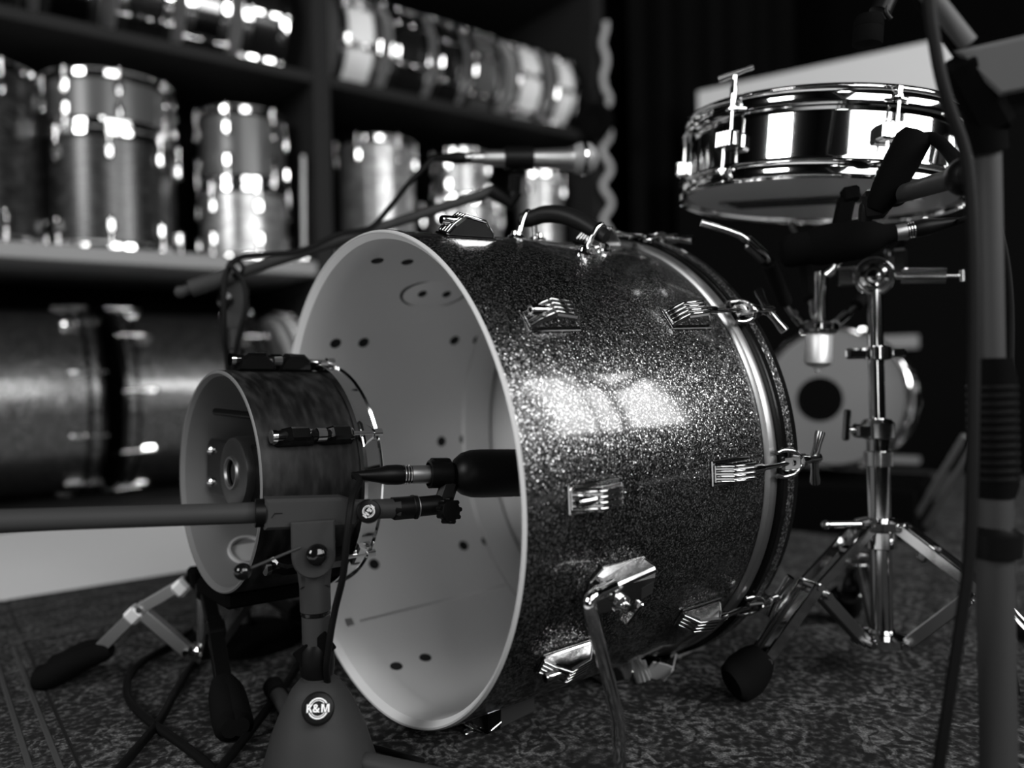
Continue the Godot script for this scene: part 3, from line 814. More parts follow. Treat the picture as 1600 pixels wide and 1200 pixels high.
# ---------------------------------------------------------------- the small drum with a loudspeaker in it, and its stand
func speaker_drum():
	var n := Vector3(0.76236, -0.02954, -0.64648).normalized()
	var eh := n.cross(Vector3.UP).normalized() * -1.0
	var eu := n.cross(eh)
	var c := Vector3(-0.33994, 0.27966, -0.9150)
	var r := 0.127
	var L := 0.126
	var ax := Transform3D(Basis(eh, eu, n), c)
	var t := thing("speaker_drum", "small dark wood drum holding a black loudspeaker, open end towards us", "drum", Transform3D(ax.basis, ax * Vector3(0, -r, 0)))
	var lathe := func(prof: Array, seg := 96) -> MB: return MB.new().lathe(ax, prof, seg)
	part("shell", lathe.call([Vector2(r - 0.0004, 0.0015), Vector2(r, 0.003), Vector2(r, L)]), M.dark_wood, t)
	part("bearing_edge", lathe.call([Vector2(r - 0.007, 0.005), Vector2(r - 0.004, 0), Vector2(r - 0.002, 0), Vector2(r - 0.0004, 0.0015)]), M.wood_edge, t)
	part("inside", lathe.call([Vector2(r - 0.007, L), Vector2(r - 0.007, 0.005)]), M.wood_inside, t)
	part("head", lathe.call([Vector2(r - 0.007, L + 0.002), Vector2(r + 0.001, L + 0.003), Vector2(r + 0.001, L + 0.004), Vector2(0, L + 0.004)]), M.dark_head, t)
	part("hoop", lathe.call([Vector2(r + 0.002, L - 0.012), Vector2(r + 0.010, L - 0.012), Vector2(r + 0.009, L - 0.007), Vector2(r + 0.005, L - 0.005), Vector2(r + 0.005, L + 0.011), Vector2(r + 0.008, L + 0.013), Vector2(r + 0.006, L + 0.015), Vector2(r + 0.002, L + 0.012), Vector2(r + 0.001, L - 0.004)]), M.chrome, t)
	# bridge lugs: two posts joined by a tube
	for k in 6:
		var a := deg_to_rad(156.0 + 60.0 * k)
		var zz := Vector3(cos(a), sin(a), 0)
		var fx := ax * Transform3D(Basis(Vector3(0, 0, 1), zz.cross(Vector3(0, 0, 1)), zz), zz * r)
		var mb := MB.new()
		mb.prism(fx * Transform3D(Basis(Vector3.RIGHT, PI / 2), Vector3()), [Vector2(0.016, 0), Vector2(0.020, 0.015), Vector2(0.030, 0.021), Vector2(0.050, 0.021), Vector2(0.060, 0.012), Vector2(0.064, 0)], 0.016, 0.003)
		mb.prism(fx * Transform3D(Basis(Vector3.RIGHT, PI / 2), Vector3()), [Vector2(0.066, 0), Vector2(0.070, 0.012), Vector2(0.078, 0.021), Vector2(0.098, 0.021), Vector2(0.106, 0.014), Vector2(0.110, 0)], 0.016, 0.003)
		mb.tube([fx * Vector3(0.012, 0, 0.0125), fx * Vector3(0.102, 0, 0.0125)], 0.0062, 14)
		var lg := part("lug", mb, M.black_gloss, t)
		part("collar", MB.new().tube([fx * Vector3(0.060, 0, 0.0125), fx * Vector3(0.070, 0, 0.0125)], 0.0078, 14), M.chrome, lg)
		part("end_cap", MB.new().tube([fx * Vector3(0.010, 0, 0.0125), fx * Vector3(0.015, 0, 0.0125)], 0.0072, 14), M.chrome, lg)
		part("tension_rod", MB.new().tube([fx * Vector3(0.095, 0, 0.0125), fx * Vector3(L + 0.004, 0, 0.0125)], 0.0028, 10).tube([fx * Vector3(L + 0.004, 0, 0.0125), fx * Vector3(L + 0.014, 0, 0.0125)], 0.0048, 10), M.chrome, t)
		var ear := MB.new()
		ear.prism(fx * Transform3D(Basis(), Vector3(L - 0.008, 0, 0.008)), [Vector2(-0.002, -0.015), Vector2(0.012, -0.006), Vector2(0.012, 0.006), Vector2(-0.002, 0.015)], 0.012, 0.002)
		part("hoop_ear", ear, M.chrome, t)
	# loudspeaker, magnet towards us
	var sp := part("speaker_basket", MB.new().prism(ax * Transform3D(Basis(), Vector3(0, 0.008, 0.036)), [Vector2(-0.113, -0.024), Vector2(-0.105, -0.034), Vector2(0.105, -0.034), Vector2(0.113, -0.024), Vector2(0.113, 0.024), Vector2(0.105, 0.034), Vector2(-0.105, 0.034), Vector2(-0.113, 0.024)], 0.014, 0.003), M.black_gloss, t)
	part("magnet", MB.new().lathe(ax * Transform3D(Basis(), Vector3(0, 0.008, 0.017)), [Vector2(0.016, 0.004), Vector2(0.016, 0.001), Vector2(0.036, 0.001), Vector2(0.0405, 0.003), Vector2(0.042, 0.008), Vector2(0.042, 0.032)], 56), M.magnet, sp)
	var mg := MB.new().lathe(ax * Transform3D(Basis(), Vector3(0, 0.008, 0.017)), [Vector2(0.0, 0.006), Vector2(0.016, 0.006)], 32)
	part("magnet_core", mg, M.hole, sp)
	part("magnet_ring", MB.new().lathe(ax * Transform3D(Basis(), Vector3(0, 0.008, 0.0155)), [Vector2(0.0155, 0.0026), Vector2(0.0165, 0.0), Vector2(0.0188, 0.0), Vector2(0.0196, 0.0026)], 40), M.satin_metal, sp)
	for x in [-1.0, 1.0]:
		for y in [-1.0, 1.0]:
			part("bolt", MB.new().lathe(ax * Transform3D(Basis(Vector3.RIGHT, PI), Vector3(x * 0.094, 0.008 + y * 0.020, 0.029)), [Vector2(0.006, -0.002), Vector2(0.006, 0.002), Vector2(0.0035, 0.005), Vector2(0, 0.006)], 14), M.chrome, sp)
	part("cross_rod", MB.new().tube([ax * Vector3(0.035, 0.078, 0.012), ax * Vector3(-0.088, 0.074, 0.030)], 0.0042, 12), M.black_plastic, t)
	# a pale grommet ring low inside
	var ga := deg_to_rad(-57.0)
	var gz := Vector3(-cos(ga), -sin(ga), 0)
	var gx := ax * Transform3D(Basis(Vector3(0, 0, 1), gz.cross(Vector3(0, 0, 1)), gz), -gz * (r - 0.0075) + Vector3(0, 0, 0.066))
	part("grommet", MB.new().lathe(gx, [Vector2(0.0265, -0.001), Vector2(0.0265, 0.004), Vector2(0.0235, 0.004), Vector2(0.0225, 0.0005), Vector2(0, 0.0005)], 40), M.raw_edge, t)
	# mounting bracket under the shell
	part("mount_bracket", MB.new().rbox(ax * Transform3D(Basis(), Vector3(0.03, -r - 0.008, 0.07)), Vector3(0.10, 0.020, 0.13), 0.004), M.black_matte, t)
	for z in [0.045, 0.10]:
		part("felt_tab", MB.new().prism(ax * Transform3D(Basis(Vector3.UP, PI / 2), Vector3(0.082, -r - 0.025, z)), [Vector2(-0.011, 0.008), Vector2(0.011, 0.008), Vector2(0.007, -0.008), Vector2(-0.005, -0.010)], 0.004, 0.001), M.cloth, t)
	# ---- its low tripod
	var hub := Vector3(-0.418, 0, -1.068)
	var s := thing("low_drum_stand", "low chrome folding stand with black rubber feet holding the small speaker drum", "drum stand", Transform3D(Basis(), hub))
	part("post", MB.new().tube([hub + Vector3.UP * 0.022, hub + Vector3.UP * 0.135], 0.0095, 18), M.worn_chrome, s)
	part("lower_hub", MB.new().rbox(Transform3D(Basis(Vector3.UP, 0.6), hub + Vector3.UP * 0.032), Vector3(0.032, 0.022, 0.032), 0.004), M.worn_chrome, s)
	part("upper_hub", MB.new().rbox(Transform3D(Basis(Vector3.UP, 0.6), hub + Vector3.UP * 0.132), Vector3(0.034, 0.026, 0.034), 0.004), M.black_matte, s)
	part("arm", MB.new().tube(smooth([hub + Vector3.UP * 0.13, hub + Vector3(0.05, 0.134, 0.04), ax * Vector3(0.02, -r - 0.014, 0.05)], 5), 0.009, 12), M.black_matte, s)
	for f in [[P(88, 1062, 1.055), 0.019, M.satin_metal], [P(364, 1148, 0.89), 0.005, M.black_plastic], [hub + Vector3(0.10, 0, -0.20), 0.012, M.satin_metal]]:  # second leg coloured black for the dark its chrome reflects
		var foot: Vector3 = f[0]
		var gap: float = f[1]
		var bm: Material = f[2]
		foot.y = 0
		var d := (foot - hub).normalized()
		var w := d.cross(Vector3.UP)
		var dist := (foot - hub).length()
		var top := hub + Vector3.UP * 0.128 + d * 0.018
		var knee := hub + d * dist * 0.42 + Vector3.UP * 0.094
		var ankle := foot - d * 0.047 + Vector3.UP * 0.034
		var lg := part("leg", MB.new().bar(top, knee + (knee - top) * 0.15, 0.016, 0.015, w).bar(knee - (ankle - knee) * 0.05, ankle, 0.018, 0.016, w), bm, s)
		part("brace", MB.new().bar(knee - Vector3.UP * 0.004, hub + d * 0.022 + Vector3.UP * 0.034, 0.016, 0.015, w), bm, lg)
		for q in [[knee, 0.55], [top, 0.7]]:
			part("clip", MB.new().bar(q[0] + (ankle - knee) * 0.02 * q[1], q[0] + (ankle - knee).normalized() * 0.022, 0.024, 0.021, w, 0.004), M.bright_metal if gap > 0.01 else M.black_plastic, lg)  # chrome clips coloured by their reflections: pale for the window, black on the second leg
		for q in [knee, hub + d * 0.022 + Vector3.UP * 0.034]:
			part("pivot_bolt", MB.new().tube([q - w * 0.011, q + w * 0.011], 0.0042, 10), M.chrome, lg)
		var ft := MB.new()
		for k in [-1.0, 1.0]:
			ft.tube(smooth([ankle - d * 0.02 + Vector3.UP * 0.006, ankle + d * 0.012 + w * k * gap * 0.6, foot + w * k * gap + Vector3.UP * 0.017, foot + d * 0.018 + w * k * gap + Vector3.UP * 0.0165], 4), [0.011, 0.013, 0.0145, 0.016, 0.017, 0.0172, 0.0172, 0.017, 0.0168, 0.0165, 0.016, 0.0145, 0.010], 14)
		part("rubber_foot", ft, M.rubber, lg)

# ---------------------------------------------------------------- chrome snare, its key and its stand
var sn := Transform3D()     # x towards us, y to the right, z up through the drum

func snare_drum():
	var z := Vector3(0.0773, 0.9961, 0.0417).normalized()
	var c := Vector3(0.4366, 0.6789, -1.1322)
	var x := (EYE - c); x = (x - z * x.dot(z)).normalized()
	sn = Transform3D(Basis(x, z.cross(x), z), c)
	var t := thing("chrome_snare", "polished chrome snare drum tilted on its stand before the white board", "snare drum", Transform3D(sn.basis, sn * Vector3(0, 0, -0.054)))
	var r := 0.1778
	var H := 0.047
	part("shell", MB.new().lathe(sn, [Vector2(r, -H), Vector2(r, -H + 0.009), Vector2(r + 0.0016, -H + 0.012), Vector2(r + 0.0016, -H + 0.016), Vector2(r, -H + 0.019), Vector2(r, -H + 0.0215), Vector2(r, -H + 0.0216), Vector2(r, H - 0.0216), Vector2(r, H - 0.0215), Vector2(r, H - 0.019), Vector2(r + 0.0016, H - 0.016), Vector2(r + 0.0016, H - 0.012), Vector2(r, H - 0.009), Vector2(r, H)], 128), M.chrome, t)
	for s in [1.0, -1.0]:
		var hx := sn * (Transform3D(Basis(), Vector3(0, 0, 0)) if s > 0 else Transform3D(Basis(Vector3.RIGHT, PI), Vector3()))
		part("hoop", MB.new().lathe(hx, [Vector2(r + 0.003, 0.031), Vector2(r + 0.0125, 0.0305), Vector2(r + 0.0130, 0.0325), Vector2(r + 0.0075, 0.0350), Vector2(r + 0.0065, 0.037), Vector2(r + 0.0065, 0.049), Vector2(r + 0.0085, 0.052), Vector2(r + 0.0105, 0.053), Vector2(r + 0.0095, 0.0555), Vector2(r + 0.0055, 0.0545), Vector2(r + 0.0040, 0.051), Vector2(r + 0.0035, 0.036)], 128), M.chrome, t)
		part("batter_head" if s > 0 else "resonant_head", MB.new().lathe(hx, [Vector2(r + 0.002, 0.044), Vector2(r, H + 0.0005), Vector2(r - 0.004, H + 0.001), Vector2(0, H + 0.001)], 96), M.head_film, t)
	for k in 6:
		var a := deg_to_rad(-36.0 + 60.0 * k)
		var rad := Vector3(cos(a), sin(a), 0)
		var fx := sn * Transform3D(Basis(rad, Vector3(0, 0, 1).cross(rad), Vector3(0, 0, 1)), rad * r)
		var lug := MB.new()
		lug.rbox(fx * Transform3D(Basis(), Vector3(0.0105, 0, 0)), Vector3(0.021, 0.030, 0.021), 0.003)
		for y in [-0.010, -0.005, 0.0, 0.005, 0.010]:
			lug.tube([fx * Vector3(0.0205, y, -0.009), fx * Vector3(0.0205, y, 0.009)], 0.0018, 8)
		part("lug", lug, M.chrome, t)
		for s in [1.0, -1.0]:
			part("tension_rod", MB.new().tube([fx * Vector3(0.0125, s * 0.005, s * 0.008), fx * Vector3(0.0125, s * 0.005, s * 0.044)], 0.0022, 10).tube([fx * Vector3(0.0125, s * 0.005, s * 0.038), fx * Vector3(0.0125, s * 0.005, s * 0.042)], 0.0048, 12).rbox(fx * Transform3D(Basis(), Vector3(0.0125, s * 0.005, s * 0.048)), Vector3(0.0052, 0.0052, 0.010), 0.0008), M.chrome, t)
			part("hoop_ear", MB.new().prism(fx * Transform3D(Basis(), Vector3(0.0095, s * 0.005, s * 0.0375)), [Vector2(-0.004, -0.016), Vector2(0.006, -0.008), Vector2(0.009, 0), Vector2(0.006, 0.008), Vector2(-0.004, 0.016)], 0.003, 0.0008), M.chrome, t)
	# snare wires under the lower head, with their end plates
	var wr := MB.new()
	var dirw := Vector3(0.30, 0.954, 0).normalized()
	var sw := Vector3(-dirw.y, dirw.x, 0)
	for k in 14:
		var o := sw * (k - 6.5) * 0.0034
		wr.tube([sn * (o - dirw * 0.125 + Vector3(0, 0, -H - 0.0035)), sn * (o + dirw * 0.125 + Vector3(0, 0, -H - 0.0035))], 0.0011, 6)
	part("snare_wires", wr, M.dark_metal, t)
	for s in [-1.0, 1.0]:
		part("wire_plate", MB.new().rbox(sn * Transform3D(Basis(dirw, sw, Vector3(0, 0, 1)), dirw * s * 0.128 + Vector3(0, 0, -H - 0.0035)), Vector3(0.014, 0.052, 0.003), 0.001), M.steel, t)
	# strainer lever on the right side
	var la := deg_to_rad(62.0)
	var lr := Vector3(cos(la), sin(la), 0)
	var lx := sn * Transform3D(Basis(lr, Vector3(0, 0, 1).cross(lr), Vector3(0, 0, 1)), lr * r)
	var st := part("strainer", MB.new().rbox(lx * Transform3D(Basis(), Vector3(0.010, 0, -0.008)), Vector3(0.020, 0.034, 0.050), 0.004), M.chrome, t)
	part("lever", MB.new().tube(smooth([lx * Vector3(0.022, -0.016, 0.006), lx * Vector3(0.030, -0.017, -0.016), lx * Vector3(0.034, -0.012, -0.040), lx * Vector3(0.034, 0.012, -0.040), lx * Vector3(0.030, 0.017, -0.016), lx * Vector3(0.022, 0.016, 0.006)], 5), 0.0024, 10), M.chrome, st)
	# drum key left on the near left rod
	var a := deg_to_rad(-36.0)
	var kr := Vector3(cos(a), sin(a), 0)
	var kx := sn * Transform3D(Basis(kr, Vector3(0, 0, 1).cross(kr), Vector3(0, 0, 1)), kr * (r + 0.0125) + Vector3(0, 0, 0.0435) + Vector3(0, 0, 1).cross(kr) * 0.005)
	var key := thing("drum_key", "small chrome T-shaped drum key standing on a rod of the snare", "drum key", kx)
	part("shaft", MB.new().lathe(kx, [Vector2(0.0032, 0), Vector2(0.0048, 0), Vector2(0.0048, 0.020), Vector2(0.0034, 0.024), Vector2(0.0034, 0.038), Vector2(0, 0.038)], 14), M.chrome, key)
	var hb := Basis(Vector3(0, 0, 1), 0.55) * Basis(Vector3.RIGHT, 0.28)
	part("grip", MB.new().tube([kx * (hb * Vector3(0, -0.021, 0) + Vector3(0, 0, 0.039)), kx * (hb * Vector3(0, -0.014, 0) + Vector3(0, 0, 0.039)), kx * (hb * Vector3(0, 0, 0) + Vector3(0, 0, 0.039)), kx * (hb * Vector3(0, 0.013, 0) + Vector3(0, 0, 0.039)), kx * (hb * Vector3(0, 0.020, 0) + Vector3(0, 0, 0.039)), kx * (hb * Vector3(0, 0.023, 0) + Vector3(0, 0, 0.039))], [0.0050, 0.0056, 0.0046, 0.0034, 0.0040, 0.0034], 12), M.worn_chrome, key)

func snare_stand():
	var hub := P(1378, 880, 1.03)
	var base := Vector3(hub.x, 0, hub.z)
	var t := thing("snare_stand", "chrome tripod stand with double-braced legs carrying the snare drum", "drum stand", Transform3D(Basis(), base))
	var Y := Vector3.UP
	var top := P(1366, 432, 1.05)
	var axis := (top - base).normalized()
	var at := func(y: float) -> Vector3: return base.lerp(top, y / top.y)
	part("lower_tube", MB.new().tube([at.call(0.036), at.call(0.313)], 0.0138, 24), M.stand_chrome, t)
	part("upper_tube", MB.new().tube([at.call(0.308), at.call(top.y - 0.01)], 0.0098, 20), M.stand_chrome, t)
	# collar with wing bolts
	var c1: Vector3 = at.call(0.313)
	var col := part("collar", MB.new().lathe(fr(c1, axis), [Vector2(0.015, -0.012), Vector2(0.020, -0.010), Vector2(0.021, 0.008), Vector2(0.016, 0.014), Vector2(0.0105, 0.015)], 24).rbox(Transform3D(Basis(), c1 + Vector3(-0.022, 0, 0.004)), Vector3(0.020, 0.018, 0.020), 0.003), M.stand_chrome, t)
	part("wing_bolt", MB.new().tube([c1 + Vector3(-0.028, 0, 0.004), c1 + Vector3(-0.046, 0.001, 0.006)], 0.005, 10).bar(c1 + Vector3(-0.046, -0.012, 0.010), c1 + Vector3(-0.042, 0.028, 0.008), 0.009, 0.006, Vector3.RIGHT, 0.002), M.stand_chrome, col)
	var c2 := P(1372, 552, 1.043)
	part("memory_lock", MB.new().lathe(fr(c2, axis), [Vector2(0.0105, -0.009), Vector2(0.016, -0.008), Vector2(0.016, 0.008), Vector2(0.0105, 0.009)], 20).rbox(Transform3D(Basis(), c2 + Vector3(-0.030, 0, 0.004)), Vector3(0.026, 0.014, 0.012), 0.003).rbox(Transform3D(Basis(), c2 + Vector3(0.024, 0, 0.004)), Vector3(0.020, 0.012, 0.010), 0.003), M.stand_chrome, t)
	part("band", MB.new().lathe(fr(at.call(0.276), axis), [Vector2(0.015, -0.010), Vector2(0.0175, -0.009), Vector2(0.0175, 0.009), Vector2(0.015, 0.010)], 20), M.worn_chrome, t)
	# tripod
	var cr: Vector3 = at.call(0.190)
	part("leg_crown", MB.new().lathe(fr(cr, axis), [Vector2(0.015, -0.030), Vector2(0.020, -0.028), Vector2(0.020, -0.008), Vector2(0.030, -0.004), Vector2(0.031, 0.006), Vector2(0.020, 0.009), Vector2(0.015, 0.010)], 24), M.stand_chrome, t)
	part("foot_crown", MB.new().lathe(fr(at.call(0.046), axis), [Vector2(0.0, -0.012), Vector2(0.018, -0.012), Vector2(0.034, -0.006), Vector2(0.034, 0.004), Vector2(0.017, 0.008), Vector2(0.015, 0.012)], 24), M.stand_chrome, t)
	part("lock_screw", MB.new().tube([cr + Vector3(-0.03, 0.004, 0.01), cr + Vector3(-0.075, 0.006, 0.02)], 0.004, 10).ball(Transform3D(Basis(), cr + Vector3(-0.078, 0.006, 0.02)), 0.006, 12), M.stand_chrome, t)
	var f0 := P(1150, 1082, 0.955); f0.y = 0
	var d0 := (f0 - base)
	for k in 3:
		var d := (Basis(Y, TAU * k / 3.0) * d0)
		var dist := d.length()
		d = d.normalized()
		var foot := base + d * dist
		var w := d.cross(Y)
		var top2 := cr + d * 0.026
		var knee := base + d * dist * 0.50 + Y * 0.128
		var ankle := base + d * (dist - 0.035) + Y * 0.048
		var lg := MB.new()
		for s in [-1.0, 1.0]:
			lg.bar(top2 + w * s * 0.014, knee + w * s * 0.014, 0.004, 0.014, w)
			lg.bar(knee + w * s * 0.014, ankle + w * s * 0.012, 0.004, 0.016, w)
		lg.bar(knee + (ankle - knee) * 0.10, ankle, 0.020, 0.003, w)
		var o := part("leg", lg, M.stand_chrome, t)
		var br := MB.new()
		for s in [-1.0, 1.0]:
			br.bar(base + d * dist * 0.44 + Y * 0.116 + w * s * 0.006, base + d * 0.030 + Y * 0.046 + w * s * 0.006, 0.003, 0.015, w)
		part("brace", br, M.dull_steel, o)
		for q in [top2, knee, base + d * 0.032 + Y * 0.046, base + d * dist * 0.44 + Y * 0.116, ankle]:
			part("pivot_bolt", MB.new().tube([q - w * 0.018, q + w * 0.018], 0.0048, 10), M.stand_chrome, o)
		part("clip", MB.new().bar(cr.lerp(knee, 0.42), cr.lerp(knee, 0.52), 0.026, 0.018, w, 0.003), M.stand_chrome, o)
		part("rubber_foot", MB.new().tube(smooth([ankle + Y * 0.004 - d * 0.004, foot - d * 0.012 + Y * 0.030, foot + d * 0.006 + Y * 0.022], 4), [0.016, 0.020, 0.024, 0.026, 0.027, 0.026, 0.025, 0.0235, 0.018], 18), M.rubber, o)
	# tilter
	var tc := top
	var vz := (EYE - tc).normalized()
	var tilt := part("tilter", MB.new().lathe(fr(tc, vz), [Vector2(0.0, -0.016), Vector2(0.018, -0.016), Vector2(0.0245, -0.012), Vector2(0.0255, 0.008), Vector2(0.0235, 0.012), Vector2(0.021, 0.012), Vector2(0.020, 0.009), Vector2(0.0175, 0.009), Vector2(0.0165, 0.013), Vector2(0.013, 0.014), Vector2(0.0115, 0.010), Vector2(0.0085, 0.010), Vector2(0.0075, 0.014), Vector2(0.0, 0.015)], 40), M.stand_chrome, t)
	part("tilter_bolt", MB.new().lathe(fr(tc + vz * 0.014, vz), [Vector2(0.0055, 0), Vector2(0.0055, 0.004), Vector2(0.0, 0.005)], 6), M.black_gloss, tilt)
	var gx := P(1408, 431, 1.04)
	var gy := P(1478, 431, 1.02)
	part("tilter_grip", MB.new().tube([P(1392, 431, 1.045), gx], 0.005, 12).tube([gx, gy], 0.0098, 18).tube([gy, P(1502, 431, 1.015)], 0.0026, 10).tube([P(1503, 422, 1.015), P(1504, 440, 1.015)], 0.004, 10), M.worn_chrome, t)
	part("tilter_lug", MB.new().rbox(fr(P(1405, 408, 1.045), vz), Vector3(0.020, 0.034, 0.016), 0.004), M.stand_chrome, t)
	part("tilter_block", MB.new().rbox(fr(P(1326, 432, 1.065), vz), Vector3(0.030, 0.026, 0.018), 0.003).rbox(fr(P(1345, 428, 1.055), vz), Vector3(0.030, 0.018, 0.012), 0.003), M.stand_chrome, t)
	# basket: stem, wing, nut, and three arms with rubber grips
	var b0 := P(1284, 425, 1.09)
	var b1 := P(1281, 512, 1.09)
	var ba := (b0 - b1).normalized()
	part("basket_stem", MB.new().tube([b0, b1], 0.0085, 18).tube([P(1292, 430, 1.085), P(1304, 420, 1.08), P(1310, 405, 1.08)], 0.006, 10), M.stand_chrome, t)
	part("basket_ring", MB.new().lathe(fr(P(1280, 512, 1.09), ba), [Vector2(0.0, -0.007), Vector2(0.022, -0.007), Vector2(0.025, -0.003), Vector2(0.025, 0.004), Vector2(0.020, 0.008), Vector2(0.009, 0.009)], 28), M.stand_chrome, t)
	part("basket_nut", MB.new().lathe(fr(P(1278, 572, 1.09), ba), [Vector2(0.0, -0.010), Vector2(0.004, -0.009), Vector2(0.006, -0.002), Vector2(0.014, 0.000), Vector2(0.0195, 0.004), Vector2(0.0195, 0.040), Vector2(0.017, 0.044), Vector2(0, 0.044)], 6), M.bright_metal, t)
	var ends := [[P(1252, 504, 1.11), P(1228, 476, 1.08), P(1200, 408, 1.03), P(1178, 386, 1.01), P(1152, 366, 1.0), P(1096, 348, 1.0)],
		[P(1306, 506, 1.13), P(1336, 480, 1.17), P(1384, 405, 1.22), P(1402, 380, 1.24), P(1420, 366, 1.25), P(1446, 340, 1.26)],
		[P(1276, 500, 1.15), P(1268, 470, 1.20), P(1256, 410, 1.27), P(1252, 392, 1.29), P(1246, 372, 1.30), P(1236, 350, 1.31)]]
	for e in ends:
		var arm := part("basket_arm", MB.new().tube(smooth([e[0], e[1], e[2], e[3], e[4], e[5]], 5), 0.0042, 12), M.stand_chrome, t)
		part("grip", MB.new().tube([e[1].lerp(e[2], 0.05), e[1].lerp(e[2], 0.95)], 0.0095, 14), M.rubber, arm)
		part("joint", MB.new().bar(e[2].lerp(e[3], 0.2), e[3].lerp(e[4], 0.5), 0.018, 0.010, Vector3.UP, 0.003), M.stand_chrome, arm)
		part("arm_root", MB.new().tube([e[0], e[0].lerp(e[1], 0.5)], 0.0065, 12), M.stand_chrome, arm)

# ---------------------------------------------------------------- microphones
func logo(parent: Node3D, at: Transform3D, size: float):
	var tm := TextMesh.new()
	var f := SystemFont.new()
	f.font_names = PackedStringArray(["Droid Sans"])
	f.font_weight = 700
	f.font_italic = true
	tm.font = f
	tm.text = "K&M"
	tm.font_size = 32
	tm.pixel_size = size * 0.0205
	tm.depth = 0.0004
	put("lettering", tm, M.print_white, parent, parent.global_transform.affine_inverse() * at)
	var ring := MB.new()
	for a in [[30.0, 165.0], [205.0, 335.0]]:
		ring.lathe(at, [Vector2(size * 0.62, 0.0), Vector2(size * 0.62, 0.0003), Vector2(size * 0.54, 0.0003), Vector2(size * 0.54, 0)], 24, deg_to_rad(a[0]), deg_to_rad(a[1]))
		ring.lathe(at, [Vector2(size * 0.48, 0.0), Vector2(size * 0.48, 0.0003), Vector2(size * 0.44, 0.0003), Vector2(size * 0.44, 0)], 24, deg_to_rad(a[0] + 10.0), deg_to_rad(a[1] - 10.0))
	part("ring_mark", ring, M.print_white, parent)

func knob(called: String, c: Vector3, out: Vector3, r: float, h: float, parent: Node3D, lobes := 0) -> MeshInstance3D:
	var mb := MB.new()
	mb.lathe(fr(c, out), [Vector2(0, -h), Vector2(r * 0.55, -h), Vector2(r * 0.6, -h * 0.7), Vector2(r * 0.96, -h * 0.6), Vector2(r, -h * 0.2), Vector2(r * 0.93, -h * 0.02), Vector2(r * 0.85, 0), Vector2(0, 0)], 36)
	for k in lobes:
		var q := fr(c, out)
		var a := TAU * k / lobes
		mb.tube([q * Vector3(cos(a) * r, sin(a) * r, -h * 0.6), q * Vector3(cos(a) * r, sin(a) * r, -h * 0.05)], r * 0.22, 8)
	return part(called, mb, M.black_plastic, parent)

func xlr(at: Vector3, dir: Vector3, parent: Node3D, k := 1.0):
	var x := fr(at, dir)
	part("plug_shell", MB.new().lathe(x, [Vector2(0, 0), Vector2(0.0093 * k, 0), Vector2(0.0095 * k, 0.001), Vector2(0.0095 * k, 0.020)], 24), M.satin_metal, parent)
	for z in [0.0205, 0.0235, 0.0265]:
		part("plug_ring", MB.new().lathe(x, [Vector2(0.0088 * k, z), Vector2(0.0100 * k, z + 0.0004), Vector2(0.0100 * k, z + 0.0018), Vector2(0.0088 * k, z + 0.0022)], 24), M.worn_chrome, parent)
	part("plug_boot", MB.new().lathe(x, [Vector2(0.0090 * k, 0.019), Vector2(0.0088 * k, 0.029), Vector2(0.0100 * k, 0.030), Vector2(0.0104 * k, 0.036), Vector2(0.0100 * k, 0.046), Vector2(0.0075 * k, 0.056), Vector2(0.0052 * k, 0.070), Vector2(0.0036, 0.082), Vector2(0, 0.083)], 20), M.black_plastic, parent)

